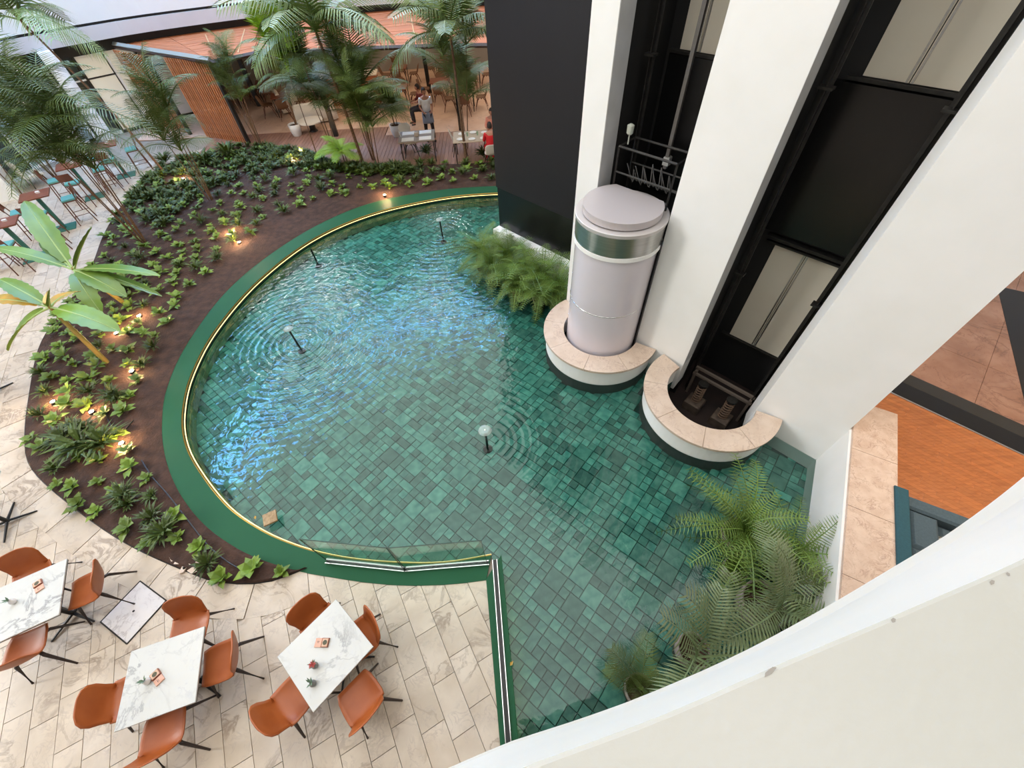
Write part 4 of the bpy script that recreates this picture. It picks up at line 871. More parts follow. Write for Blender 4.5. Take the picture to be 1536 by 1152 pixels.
# --- the garden palms, placed from their feet
clump('tall dense palm clump rising from the bed edge in front of the high tables', 218, 366, [3.1, 2.7, 3.4, 2.3, 2.9, 2.5, 2.1], 11, 1.6, 'fine', 1, .28)
clump('slender palm clump with a bare stem left of the slatted screens', 318, 302, [2.6, 2.2, 1.9, 1.6], 10, 1.25, 'fine', 2, .25)
clump('bushy dark palm clump at the left behind the high tables', 84, 266, [2.4, 2.0, 2.7, 1.7, 2.2], 10, 1.4, 'fine', 3, .4)
clump('small palm clump in front of the second slatted screen', 392, 222, [2.7, 2.4, 2.0, 1.6], 9, 1.1, 'fine', 4, .2)
clump('thin palm clump at the far left edge of the terrace', 30, 292, [2.0, 1.6, 2.3, 1.2], 9, 1.3, 'fine', 15, .4)
palm('tall_palm', 'tallest palm at the top left crossing the white gallery', 250, 262, 4.3, None, 'big', 10, 2.0, .035, (-1.25, .1), 5, el=(-.1, 1.1))
palm('tall_palm', 'tall palm with long arching fronds in front of the timber roof', 545, 246, 3.75, None, 'big', 12, 2.4, .05, (-.25, .1), 6, el=(-.2, 1.1))
palm('tall_palm', 'tall palm whose crown brushes the black tower', 700, 246, 3.55, None, 'big', 12, 2.1, .045, (-.05, .1), 7, el=(-.2, 1.1))
clump('broad palm clump in the middle with drooping dark fronds', 560, 240, [2.3, 1.9, 2.9, 1.5, 1.1], 9, 1.8, 'areca', 8, .25)
clump('leafy palm clump between the waiter and the black tower', 700, 222, [1.5, 1.9, 2.8, 3.1], 9, 1.6, 'areca', 9, .3)
clump('fine-leaved palm at the near side of the dining deck', 505, 236, [1.5, 2.1, 2.9], 8, 1.5, 'dark', 10, .25)
clump('palm clump left of the waiter with fronds over the deck edge', 566, 247, [1.2, 1.7, 2.2], 8, 1.2, 'areca', 18, .3)
t = clump('low lime-green palm lit from below by a garden lamp', 520, 246, [.35, .45], 7, .85, 'bright', 11, .2, el=(.3, 1.3))
t = clump('tall lime-green frond standing upright over the timber roof', 478, 246, [2.75], 5, 1.9, 'bright', 12, .1, el=(1.0, 1.35))
# --- potted plants on the deck
def pot(par, r, h, mt, z=0, soil=True):
    obj('pot', MB().lathe([(r * .72, z), (r * .95, z + h * .45), (r, z + h), (r * .9, z + h), (r * .88, z + h * .85)], 28, cap=False).lathe([(0, z), (r * .72, z)], 28, cap=False), mt, par, smooth=True)
    if soil: obj('pot_soil', MB().lathe([(0, z + h * .84), (r * .89, z + h * .84)], 24, cap=False), SOIL, par)
t = clump('white pot with a single-stemmed palm at the deck edge', 447, 203, [2.0], 10, 1.0, 'big', 21, .25, 'potted palms on the deck', el=(.0, 1.2), sr=.04, name='potted_palm'); pot(t, .23, .42, POTW)
t = clump('white pot with a broad dark-leaved plant near the waiter', 597, 204, [.9, 1.1, .8], 9, .75, 'dark', 22, .3, 'potted palms on the deck', el=(.3, 1.3), name='potted_palm'); pot(t, .24, .42, POTW)
# ================================================================ BANANA PLANTS
def banana_leaf(par, base, d, L_, w, droop, mt, roll=0, seed=0, pet=.12):
    w *= 1.15; L_ *= 1.08
    rr = random.Random(seed); d = Vector(d).normalized(); sd_ = d.cross(Vector((0, 0, 1))).normalized(); up = sd_.cross(d)
    sd_ = (sd_ * math.cos(roll) + up * math.sin(roll)).normalized()
    def P(t): return Vector(base) + d * (L_ * t) + Vector((0, 0, -droop * L_ * t * t))
    m = MB(); n = 16
    for k in range(n + 1):
        t = pet + (1 - pet) * k / n; u = k / n; ww = w * (math.sin(PI * min(1, u * .93 + .06)) ** .55) * (1 - .12 * (k % 2)) if k < n else .01
        c = P(t); nn = up
        for s_ in (-1, -.5, 0, .5, 1): m.v.append(c + sd_ * (s_ * ww) + nn * (abs(s_) * ww * .28) + Vector((0, 0, .012 * (k % 2) * abs(s_) - .10 * abs(s_) ** 2 * ww)))
    for k in range(n):
        for j in range(4): a = k * 5 + j; m.f.append((a, a + 1, a + 6, a + 5))
    lf = obj('leaf', m, mt, par, smooth=True)
    obj('midrib', MB().tube([P(t / 12) for t in range(13)], [.022 * (1 - .8 * t / 12) for t in range(13)], 5), MIDRIB, lf, smooth=True)
def toward(px, py, z, tip):                                        # direction between two built points
    return G(px, py, z)
def banana(lab, foot, crown, cz, leaves):
    p = G(*foot, .02); c = G(*crown, cz) - p; t = thing('banana_plant', lab, 'banana plant', p, 0, 'banana plants in the bed')
    obj('stem', MB().tube(smoothpath([(0, 0, -.03), c * .5 + Vector((0, 0, .05)), c], 5), [.05, .05, .048, .047, .046, .045, .042, .04, .036, .03, .025], 10), BARKG, t, smooth=True)
    for i, (tx, ty, tz, w, dr, mt) in enumerate(leaves):
        e = G(tx, ty, tz) - p; v = e - c + Vector((0, 0, dr * (e - c).length)); banana_leaf(t, c - Vector((0, 0, .05)), v, v.length, w, dr, mt, 0, i)
    return t
banana('banana plant leaning left with its foot beside a garden lamp', (163, 546), (72, 458), 1.6, [
    (170, 492, 1.35, .20, .25, BANANA), (18, 522, .9, .20, .35, BANANA), (0, 418, 1.9, .15, .15, BANANA), (70, 432, 1.95, .13, .2, BANANA), (-25, 452, 1.5, .14, .3, BANY), (115, 436, 1.45, .13, .4, BANY)])
banana('banana plant with upright leaves behind the garden lamps', (192, 458), (108, 402), 1.5, [
    (38, 305, 2.3, .20, .1, BANANA), (132, 342, 2.25, .17, .1, BANANA), (182, 440, 1.2, .19, .3, BANANA), (228, 410, 1.4, .13, .2, BANANA), (232, 440, 1.0, .1, .3, BANANA), (150, 466, 1.0, .17, .4, BANANA), (60, 362, 1.8, .10, .2, BANANA), (-5, 370, 1.9, .14, .2, BANANA)])
# ================================================================ FERNS ON THE TOWER LEDGE
rr = random.Random(77); k = 0
for s_, dd, L_, kind, lab in ((8.35, -.72, .62, 'fern', 'arching fern at the far corner of the black tower base'), (7.75, -.62, .8, 'fern', 'dense fern second from the far corner of the black tower base'), (7.15, -.6, .85, 'fern', 'big drooping fern in the middle of the tower base planting'), (6.6, -.66, .8, 'fern', 'yellow-green fern just left of the lift car planting'), (6.1, -.66, .75, 'fern', 'fern drooping over the water nearest the lift car'), (8.0, -.95, .5, 'grey', 'wispy grass tuft against the black tower base'), (8.6, -.45, .75, 'fern', 'fern arching over the open water at the far end of the tower base'), (7.9, -.2, .7, 'fern', 'fern reaching farthest over the pool beside the tower'), (6.9, -.1, .65, 'fern', 'bright fern low over the water in the middle of the tower base planting'), (7.4, -.35, .6, 'fern', 'low fern trailing on the water beside the tower base'), (6.35, -.25, .6, 'fern', 'low trailing fern tip closest to the marble coping')):
    p = W(s_, dd + .28, .06); t = thing('ledge_fern', lab, 'fern', p, 0, 'ferns along the black tower base')
    obj('root_ball', MB().lathe([(.02, -.46), (.14, -.44), (.16, -.1), (.1, .0), (0, .02)], 12), SOIL, t)
    fronds(t, kind, 28, L_ * 1.25, (0, 0, -.02), .1, 1.25, seed=k + 60, lv=.25); k += 1
# ================================================================ POTTED PLANTS BY THE CURB
def potted(lab, px, py, r, h, kind, n, L_, seed, el=(.1, 1.3), zt=None, stems=None, name='potted_palm', cat='potted palm'):
    p = G(px, py, PB + h); p.z = PB + .0; t = thing(name, lab, cat, p, 0, 'potted plants standing in the pool corner'); pot(t, r, h, POTG, .005)
    if stems:
        rr_ = random.Random(seed)
        for i, s_ in enumerate(stems):
            a = 2 * PI * i / len(stems) + rr_.random(); q = Vector((.12 * math.cos(a) + s_ * .15 * math.cos(a), .12 * math.sin(a) + s_ * .15 * math.sin(a), h * .9 + s_))
            obj('stem', MB().tube([(.08 * math.cos(a), .08 * math.sin(a), h * .8), q], [.02, .012], 6), BARKG, t); fronds(t, kind, n, L_, q, el[0], el[1], seed * 7 + i)
    else: fronds(t, kind, n, L_, (0, 0, h * .85), el[0], el[1], seed)
    return t
potted('large fern in the pot farthest from the gallery, by the white curb', 1110, 800, .24, .45, 'fern', 28, 1.1, 81, (.25, 1.3), name='potted_fern', cat='potted fern')
potted('upright fern palm in a grey pot against the white curb', 1178, 838, .20, .55, 'fern', 16, 1.0, 82, (.4, 1.35), name='potted_fern', cat='potted fern')
potted('small-leaved bushy plant between the two ferns', 1105, 852, .17, .42, 'fern', 26, .5, 83, (.2, 1.4), name='potted_fern', cat='potted fern')
potted('largest grey pot with grey-green palm fronds', 1148, 905, .30, .55, 'grey', 5, 1.0, 84, (.15, 1.1), stems=[.35, .5])
potted('grey pot with a long-fronded palm nearest the open water', 1042, 975, .21, .5, 'grey', 5, 1.0, 85, (.1, 1.1), stems=[.3, .5])
potted('low green palm partly hidden by the white parapet', 960, 1035, .18, .42, 'areca', 9, .65, 86, (.1, 1.2))
potted('palm at the lower end of the white curb half hidden by the parapet', 1215, 925, .2, .5, 'areca', 9, .75, 87, (.1, 1.2))
# ================================================================ BEDDING PLANTS
def rosette(seed, n, L_, w, mt, up=.5, name='seedling'):
    rr = random.Random(seed); m = MB()
    for k in range(n):
        a = k * 2.4 + rr.uniform(-.3, .3); e = up + rr.uniform(-.35, .45); l = L_ * rr.uniform(.6, 1.1); d = Vector((math.cos(a) * math.cos(e), math.sin(a) * math.cos(e), math.sin(e))); s_ = Vector((-math.sin(a), math.cos(a), 0)) * w * rr.uniform(.8, 1.2)
        b = Vector((0, 0, .02 + .04 * rr.random())); mid = b + d * l * .55; tip = b + d * l + Vector((0, 0, -.25 * l))
        m.add([b, mid + s_, tip, mid - s_, mid - Vector((0, 0, .008))], [(0, 4, 1), (4, 2, 1), (0, 3, 4), (3, 2, 4)])
    return m.mesh(name, mt)
SD = [rosette(i, 15, .215, .044, SEED, .6) for i in range(5)]
BS = [rosette(i + 20, 40, .34, .022, SEEDD, .75) for i in range(4)]
BS2 = [rosette(i + 30, 60, .42, .022, SEEDD, .7) for i in range(2)]
rr = random.Random(11); cand = []
for i in range(150):
    for j in range(26):
        u = (i + .5) / 150; v = (j + .5) / 26; p = bedpt(u + rr.uniform(-.003, .003), min(.97, max(.03, v + rr.uniform(-.02, .02)))); cand.append((p, v, u))
chosen = []
lamps_px = [(183, 665), (138, 618), (80, 603), (198, 557), (175, 500), (209, 474), (345, 347), (359, 364), (275, 268), (440, 243), (454, 231), (577, 293)]
LP = [G(x, y, .08) for x, y in lamps_px]
rr.shuffle(cand)
for p, v, u in cand:
    if not inview(p, 5) or not inside((p.x, p.y), bedP): continue
    big = p.y > 8
    if u < .12 and rr.random() < .2: continue
    if v > .86 or (u < .3 and v < .09): continue
    if all((p - q[0]).length > (.34 if p.y < 9 else .38) for q in chosen) and all((p - l).length > .22 for l in LP): chosen.append((p, v, u))
chosen.sort(key=lambda c: c[0].length)
GSD = 'small lime-green bedding plants set out over the dark soil'
nb = ns = 0; extra = MB()
ZN = ['near the lowest garden lamp', 'around the lamp above the large shrub', 'near the left paving edge lamp', 'around the foot of the leaning banana plant', 'under the long banana leaf', 'around the foot of the upright banana plant', 'left of the middle pair of lamps', 'right of the middle pair of lamps', 'around the back left lamp', 'before the lime palm lamps', 'behind the lime palm lamps', 'near the lamp on the far rim']
ZP = [(LP[i].x, LP[i].y) for i in range(12)] + [(-4.3, 2.2), (-6.0, 3.0), (-10.8, 10.8), (-1.5, 14.3)]; ZN += ['at the bed tip by the glass balustrade', 'in the lower bed beside the marble border', 'at the foot of the tall palm clump', 'between the far rim and the dining deck']
def zone(p): return ZN[min(range(16), key=lambda i: math.hypot(p.x - ZP[i][0], p.y - ZP[i][1]))]
for k, (p, v, u) in enumerate(chosen):
    z = bedz(p, v) - .01; bush = rr.random() < (.24 if p.y > 6 else .16)
    if bush and nb < 110:
        zn = zone(p); o = obj('dark_shrub', rr.choice(BS), None, loc=(p.x, p.y, z), rz=rr.random() * 6, label='low dark bushy plant ' + zn, cat='shrub', group='low dark shrubs ' + zn); o.scale = (rr.uniform(.7, 1.15),) * 3; nb += 1
    elif ns < 285:
        zn = zone(p); o = obj('bedding_plant', rr.choice(SD), None, loc=(p.x, p.y, z), rz=rr.random() * 6, label='small lime-green bedding plant ' + zn, cat='bedding plant', group='lime bedding plants ' + zn); o.scale = (rr.uniform(.8, 1.3),) * 3; ns += 1
    else:
        me = rr.choice(SD); mm = Matrix.Translation((p.x, p.y, z)) @ Matrix.Rotation(rr.random() * 6, 4, 'Z'); extra.add([v_.co for v_ in me.vertices], [list(q.vertices) for q in me.polygons], mm)
# denser foliage in the far left of the bed
for i in range(420):
    u = rr.uniform(.48, .86); v = rr.uniform(.03, .42) ; p = bedpt(u, v)
    me = rr.choice(SD + BS); mm = Matrix.Translation((p.x, p.y, bedz(p, v))) @ Matrix.Rotation(rr.random() * 6, 4, 'Z'); extra.add([v_.co for v_ in me.vertices], [list(q.vertices) for q in me.polygons], mm)
obj('ground_cover', extra, SEEDD, label='dense dark ground cover at the back of the garden bed', cat='ground cover', kind='stuff')
for x, y, s_, lab in ((128, 672, 1.5, 'large dark fern-like shrub at the lower left of the bed'), (160, 668, 1.3, 'dark shrub lit from its right by a garden lamp'), (100, 660, 1.1, 'dark shrub nearest the left corner of the bed'), (190, 745, .9, 'feathery dark shrub near the hose at the lower bed'), (250, 800, 1.0, 'feathery dark shrub closest to the marble terrace'), (180, 600, .8, 'dark shrub between two lower garden lamps'), (195, 435, 1.0, 'dark shrub behind the second banana plant'), (270, 400, .7, 'dark shrub in the middle of the bed left of the pool'), (130, 648, 1.0, 'spiky shrub just above the large dark shrub'),
        (345, 235, 1.9, 'big leafy shrub at the foot of the slatted screen'), (310, 245, 1.6, 'leafy shrub left of the screen foot'), (250, 245, 1.4, 'yellow-green shrub by the far left lamp'), (640, 232, 1.2, 'bushy plant below the near white dining table'), (725, 236, 1.2, 'bushy plant beside the foot of the black tower')):
    p = G(x, y, .05); o = obj('large_shrub', BS2[int(s_ * 10) % 2], None, loc=p, rz=x, label=lab, cat='shrub', group='large shrubs in the garden bed'); o.scale = (s_,) * 3
# ================================================================ GARDEN SPOTLIGHTS
where = ['nearest the lower pool edge', 'above the large dark shrub', 'nearest the left paving edge', 'by the foot of the leaning banana plant', 'under the long banana leaf', 'at the foot of the upright banana plant', 'left one of the pair in the middle of the bed', 'right one of the pair in the middle of the bed', 'at the back left of the bed', 'front one of the pair by the lime palm', 'rear one of the pair by the lime palm', 'on the far pool rim']
for p, w_, k in zip(LP, where, range(12)):
    t = thing('garden_spotlight', 'small glowing garden spotlight ' + w_, 'spotlight', (p.x, p.y, .02), k, 'garden spotlights')
    obj('housing', MB().lathe([(.03, 0), (.045, .02), (.05, .075), (.042, .08), (.04, .065)], 16, cap=False), BLACKM, t); obj('lens', MB().lathe([(0, .078), (.045, .078)], 16, cap=False), BULB, t)
    d = bpy.data.lights.new('spotlight_glow', 'POINT'); d.energy = 20 if k < 6 else 30; d.color = (1, .62, .3); d.shadow_soft_size = .03
    o = bpy.data.objects.new('spotlight_glow', d); col.objects.link(o); o.parent = t; o.location = (0, 0, .2)
# ================================================================ FOUNTAINS
WHT = mat('water_foam', lin(214, 228, 224), .25, alpha=.38)
for (p, h, bell, lab) in ((FT[0], .42, .085, 'fountain pipe with a small water bell near the tower ferns'), (FT[1], .42, .085, 'fountain pipe with a small water bell at the left of the pool'), (FT[2], .36, .10, 'fountain with spraying droplets in the middle of the pool'), (FT[3], .26, 0, 'bare thin fountain pipe near the far left rim')):
    t = thing('fountain', lab, 'fountain', (p.x, p.y, PB + .015), 0, 'fountain nozzles in the pool'); zz = WL - PB - .015
    obj('pipe', MB().tube([(0, 0, 0), (0, 0, zz + h)], .022, 10), BLACKM, t, smooth=True); obj('foot_plate', MB().lathe([(0, .0), (.09, .0), (.09, .02), (0, .02)], 16), DMETAL, t)
    if bell:
        obj('nozzle', MB().lathe([(.024, zz + h - .03), (.03, zz + h), (.012, zz + h + .03), (0, zz + h + .03)], 14), CHROME, t)
        obj('water_bell', MB().lathe([(.012, zz + h + .03), (bell * .6, zz + h + .045), (bell, zz + h + .03), (bell * 1.2, zz + h + .005)], 28, cap=False), WHT, t, smooth=True)
        dm = MB(); r2 = random.Random(int(h * 100))
        for k in range(46 if bell > .09 else 16):
            a = r2.random() * 6.3; q = r2.random(); r_ = bell * (1 + 1.6 * q); z_ = zz + (h + .05) * (1 - q * q); s_ = .005 + .004 * r2.random()
            dm.add([(r_ * math.cos(a) + dx * s_, r_ * math.sin(a) + dy * s_, z_ + dz * s_ * 1.5) for dx, dy, dz in ((1, 0, 0), (-1, 0, 0), (0, 1, 0), (0, -1, 0), (0, 0, 1), (0, 0, -1))], [(0, 2, 4), (2, 1, 4), (1, 3, 4), (3, 0, 4), (2, 0, 5), (1, 2, 5), (3, 1, 5), (0, 3, 5)])
        obj('droplets', dm, WHT, t, kind='stuff')
# ================================================================ SOFA
a, b = G(1356, 738, LZ + .75), G(1476, 782, LZ + .75); sx = (b - a).normalized(); sy = Vector((sx.y, -sx.x, 0)); sy = sy if sy.y < 0 else -sy
a0 = Vector((a.x, a.y, LZ)); rz = math.atan2(sx.y, sx.x)
sf = thing('sofa', 'slate grey sofa beside the marble ledge on the parquet', 'sofa', a0, rz)
obj('outer_back', MB().bbox((-.03, -1.0, .40), (.16, 2.1, .76), .02), SOFAT, sf)
obj('end_panel', MB().bbox((.80, -.11, .38), (1.56, .2, .72), .03), SOFA, sf)
obj('seat_base', MB().bbox((.40, -1.0, .16), (.72, 1.9, .28), .02), SOFA, sf)
for k in range(3): obj('seat_cushion', MB().bbox((.57, -.47 - k * .55, .50), (.28, .53, .26), .06), SOFA, sf, sub=0)
for k in range(3): obj('back_cushion', MB().bbox((.22, -.5 - k * .55, .58), (.34, .56, .34), .05), SOFA, sf)
obj('shaded_recess', MB().box((1.1, -.42, .20), (.6, .42, .36)), mat('recess_shade', lin(28, 30, 32), .9), sf)  # solid dark box painted as the shaded hollow of the sofa
p = G(1414, 826, LZ + .68)
pl_ = thing('chevron_pillow', 'chevron patterned cushion on the slate sofa', 'pillow', (p.x, p.y, LZ + .62), rz + .3)
cvm = MB().grid(lambda u, v: ((u - .5) * .42, (v - .5) * .42, .06 * (1 - (2 * u - 1) ** 4) * (1 - (2 * v - 1) ** 4)), 12, 12)
obj('cover', cvm, mat('pillow_cloth', lin(196, 190, 172), .9), pl_, smooth=True, solid=.02)
zg = MB()
for r_ in range(7):
    for q in range(8): x0 = -.19 + q * .048; y0 = -.18 + r_ * .055; up_ = .025 if q % 2 else 0; zg.add([(x0, y0 + up_, .062), (x0 + .048, y0 + .025 - up_, .062), (x0 + .048, y0 + .043 - up_, .062), (x0, y0 + .018 + up_, .062)], [(0, 1, 2, 3)])
obj('zigzag_print', zg, mat('zigzag_dark', lin(90, 88, 80), .9), pl_)
p = G(1512, 610, LZ); lp = thing('ceiling_lamp', 'round warm lamp mirrored in the glossy lobby floor', 'lamp', (p.x * 2.05 - 4.5 * 0, p.y * 2.05, 3.9)); obj('ring_tube', MB().tube([(.28 * math.cos(t / 24 * 2 * PI), .28 * math.sin(t / 24 * 2 * PI), 0) for t in range(24)], .03, 6, closed=True), mat('ring_glow', (1, .7, .3), .4, emit=(1, .62, .2), estr=22), lp)
obj('rod', MB().tube([(0, 0, 0), (0, 0, .5)], .01, 5), BLACKM, lp); obj('cross', MB().tube([(-.28, 0, 0), (.28, 0, 0)], .008, 4), BLACKM, lp)
# ================================================================ PAVILION ROOF, SCREENS, POSTS
RZ = 2.72
fe = [G(169, 68, RZ), G(316, 92, RZ), G(380, 79, RZ), G(573, 70, RZ), G(660, 67, RZ), G(740, 66, RZ)]
pav = thing('roof_pavilion', 'flat timber-boarded roof over the dining area', 'roof', kind='structure')
pav.name = 'pavilion_roof'; del pav['kind']
bk = [G(190, 52, RZ), G(234, 45, RZ), G(398, 22, RZ), G(540, 6, RZ), G(640, -8, RZ), G(760, -14, RZ)]
def rfn(u, v, z):
    def at(P, u): k = min(len(P) - 2, int(u * (len(P) - 1))); return P[k].lerp(P[k + 1], u * (len(P) - 1) - k)
    a = at(fe, u); b = at(bk, u); p = a.lerp(b, v); return Vector((p.x, p.y, z))
NB = 20
for j in range(NB):
    for (u0, u1) in ((0, .2), (.2, .4), (.4, .6), (.6, .8), (.8, 1.0)):
        v0, v1 = j / NB + .0012, (j + 1) / NB - .0012; zz = RZ + (0.004 * ((j * 7 + int(u0 * 10)) % 3)); m = MB()
        q = [rfn(u0 + .0008, v0, zz), rfn(u1 - .0008, v0, zz), rfn(u1 - .0008, v1, zz), rfn(u0 + .0008, v1, zz)]
        m.v = [Vector((p.x, p.y, RZ - .05)) for p in q] + q; m.f = [(0, 3, 2, 1), (4, 5, 6, 7), (0, 1, 5, 4), (1, 2, 6, 5), (2, 3, 7, 6), (3, 0, 4, 7)]
        obj('roof_board', m, WOODR, pav)
und = MB(); und.v = [rfn(u / 10, v, RZ - .07) for v in (0, 1) for u in range(11)]; und.f = [(u, u + 1, u + 12, u + 11) for u in range(10)]; obj('roof_underside', und, BLACKM, pav, solid=.03)
edge = MB()
for i in range(len(fe) - 1): edge.tube([fe[i] + Vector((0, -.03, -.03)), fe[i + 1] + Vector((0, -.03, -.03))], .07, 4)
obj('roof_fascia', edge, mat('roof_trim', lin(60, 44, 38), .5), pav)
obj('metal_flashing', MB().tube([fe[0] + Vector((0, 0, .04)), fe[1] + Vector((0, 0, .04))], .09, 4), mat('flashing', lin(150, 152, 146), .5), pav)
for u0, va, vb in ((.24, .1, .62), (.33, .05, .6), (.5, .0, .75), (.72, .05, .95)):
    m = MB(); a = rfn(u0, va, RZ + .02); b = rfn(u0 + (.03 if u0 < .6 else .02), vb, RZ + .02); m.tube([a, b], .022, 4); obj('roof_batten', m, mat('pale_batten', lin(214, 176, 130), .6), pav)
def screen(pa, pb, lab, n=22, z1=2.66, z0=0.0):
    a, b = pa, pb; t = thing('slatted_screen', lab, 'screen', (a.x, a.y, 0)); d = (b - a); d.z = 0; L_ = d.length; d.normalize(); rz_ = math.atan2(d.y, d.x)
    for k in range(n): p = d * (L_ * (k + .5) / n); obj('slat', MB().box((0, 0, (z0 + z1) / 2), (L_ / n * .52, .03, z1 - z0)), WOODS, t, loc=(p.x, p.y, 0), rz=rz_)
    for z_ in (z0 + .15, z1 - .15): p = d * L_ / 2; obj('rail', MB().box((0, .06, z_), (L_, .03, .06)), BLACKM, t, loc=(p.x, p.y, 0), rz=rz_)
    obj('end_post', MB().box((0, 0, z1 / 2), (.12, .12, z1)), BLACKM, t, loc=(d.x * (L_ + .08), d.y * (L_ + .08), 0), rz=rz_)
A_ = G(372, 216); T_ = G(244, 86, 2.66); screen(Vector((T_.x, T_.y, 0)), A_, 'right-hand slatted timber screen ending at the garden bed', 19)
B0, B1 = G(168, 74, 2.66), G(216, 84, 2.66); screen(Vector((B0.x, B0.y, 0)), Vector((B1.x, B1.y, 0)), 'left-hand slatted timber screen below the roof corner', 13)
for foot, lab in (((645, 140), 'black steel post behind the waiter'), ((692, 196), 'black steel post behind the seated diners'), ((390, 160), 'black steel post left of the potted palm'), ((486, 150), 'black steel post behind the lounge seats'), ((505, 205), 'black post at the deck edge behind the palms')):
    p = G(*foot); o = obj('steel_post', MB().bbox((0, 0, RZ / 2), (.16, .16, RZ - .06), .01), BLACKM, loc=(p.x, p.y, 0), label=lab, cat='post')
p = G(648, 76, 1.95); obj('ceiling_bulkhead', MB().bbox((p.x, 24.5, 2.4), (2.2, .5, .5), .02), mat('brown_panel', lin(40, 26, 22), .7), label='dark brown bulkhead panel hanging under the timber roof', cat='panel')
# ---------------------------------------------------------------- decking and dining floor
deck = thing('floor_deck', 'red-brown timber deck boards between garden and dining floor', 'deck', kind='structure')
k = 0; x = -11.6; dkm = MB()
def deck_y(x):
    best = 15.4
    for i in range(len(BO) - 1):
        a, b = BO[i], BO[i + 1]
        if i > 60 and (a.x - x) * (b.x - x) <= 0 and abs(a.x - b.x) > 1e-6: best = max(best, a.y + (b.y - a.y) * (x - a.x) / (b.x - a.x))
    return best
while x < 1.6:
    y0 = deck_y(x) - .05; y1 = 18.35 + (.9 if x < -4.5 else 0)
    if y1 > y0 + .3:
        for (a, b) in ((y0, (y0 + y1) / 2 + (k % 3) * .3), ((y0 + y1) / 2 + (k % 3) * .3 + .006, y1)):
            obj('deck_board', MB().box((0, (b - a) / 2, 0), (.132, b - a, .03)), DECK, deck, loc=(x, a, .012))
    x += .14; k += 1
dfl = thing('floor_dining', 'pinkish stone dining floor under the timber roof', 'floor', kind='structure')
PINKS = marble('dining_stone', lin(206, 170, 146), lin(216, 184, 162), lin(176, 142, 122), 1.0, .45, .02, world=True, objvar=.04)
for i in range(12):
    for j in range(11):
        x0 = -15 + i * 1.5; y0 = 19.27 + j * 1.5 if x0 < -5.2 else 18.37 + j * 1.5; obj('floor_slab', MB().box((.75, .75, .0), (1.494, 1.494, .03)), PINKS, dfl, loc=(x0, y0, .013))
# ---------------------------------------------------------------- pavilion back wall, shelves, bar
bw = thing('wall_pavilion', 'dark rear wall of the dining pavilion', 'wall', kind='structure')
obj('back_wall', MB().box((-5, 34.8, 1.35), (24, .2, 2.7)), mat('dark_wall', lin(44, 34, 32), .7, c2=lin(60, 46, 40), nscale=2), bw)
bc = thing('blue_sign_panel', 'narrow blue and black lit panel at the rear of the dining room', 'panel', (-6.2, 31, 0)); obj('panel', MB().bbox((0, 0, 1.3), (.9, .12, 2.3), .02), mat('black_panel', lin(20, 22, 30), .5), bc)
obj('blue_strip', MB().box((-.42, -.07, 1.3), (.06, .03, 2.2)).box((.42, -.07, 1.3), (.06, .03, 2.2)), mat('blue_strip', lin(90, 150, 220), .4, emit=(.2, .45, 1), estr=1.0), bc)
ct = thing('service_counter', 'timber fronted service counter behind the middle palms', 'counter', (-6.6, 22.6, 0), .1)
obj('counter_body', MB().bbox((0, 0, .52), (2.6, .7, 1.04), .02), mat('counter_wood', lin(186, 116, 72), .5, c2=lin(170, 100, 60), nscale=3, stretch=(1, 1, 6)), ct); obj('counter_top', MB().bbox((0, 0, 1.07), (2.7, .8, .05), .01), LINEN, ct)
# ---------------------------------------------------------------- dining chairs and tables
cc = shell_chair('cream shell dining chair', CREAM, BLACKM, 'dining_chair'); fc = [False]
def dchair(x, y, rz_, lab, grp='cream dining chairs on the deck'): return place(cc, x, y, rz_, lab, grp, fc)
def dtable(x, y, w, l, rz_, lab, top=None, sets=4, grp='dining tables'):
    t = thing('dining_table', lab, 'table', (x, y, 0), rz_, grp)
    obj('tabletop', MB().bbox((0, 0, .74), (w, l, .03), .004), top or WTABLE, t)
    for sx_ in (-1, 1):
        for sy_ in (-1, 1): obj('leg', MB().tube([(sx_ * (w / 2 - .06), sy_ * (l / 2 - .06), 0), (sx_ * (w / 2 - .06), sy_ * (l / 2 - .06), .73)], .018, 5), BLACKM, t)
    return t
def settings(x, y, w, l, rz_, lab, pts, plates=True):
    for i, (dx, dy) in enumerate(pts):
        a, b = math.cos(rz_), math.sin(rz_); px, py = x + dx * a - dy * b, y + dx * b + dy * a
        if plates: obj('plate', MB().lathe([(0, .0), (.07, .0), (.12, .018), (.125, .02), (.12, .024), (.06, .008), (0, .008)], 20), mat('white_china', lin(236, 232, 224), .3), loc=(px, py, .757), label=f'white dinner plate on {lab}', cat='plate', group='white plates on ' + lab)
        else: obj('placemat', MB().bbox((0, 0, .006), (.42, .30, .01), .002), LINEN, loc=(px, py, .755), rz=rz_, label=f'white rectangular placemat on {lab}', cat='placemat', group='placemats on ' + lab)
# near white-matted table by the waiter
p = G(625, 204, .75); dtable(p.x, p.y, 1.25, 1.0, .08, 'brown dining table with white placemats below the waiter', mat('taupe_top', lin(128, 112, 96), .5)); settings(p.x, p.y, 1.2, 1, .08, 'the table below the waiter', ((-.30, -.27), (.30, -.27), (-.30, .27), (.30, .27)), False)
obj('condiment_stand', MB().bbox((0, 0, .06), (.14, .1, .12), .02), mat('stone_beige', lin(190, 170, 150), .6), loc=(p.x, p.y, .757), label='small beige condiment stand on the table below the waiter', cat='stand')
q = G(617, 214, .45); dchair(q.x - .05, q.y, PI / 2 * -.9 + .0, 'cream chair at the near left of the table below the waiter'); dchair(p.x - .55, p.y + .75, PI + .1, 'cream chair at the far side of the table below the waiter')
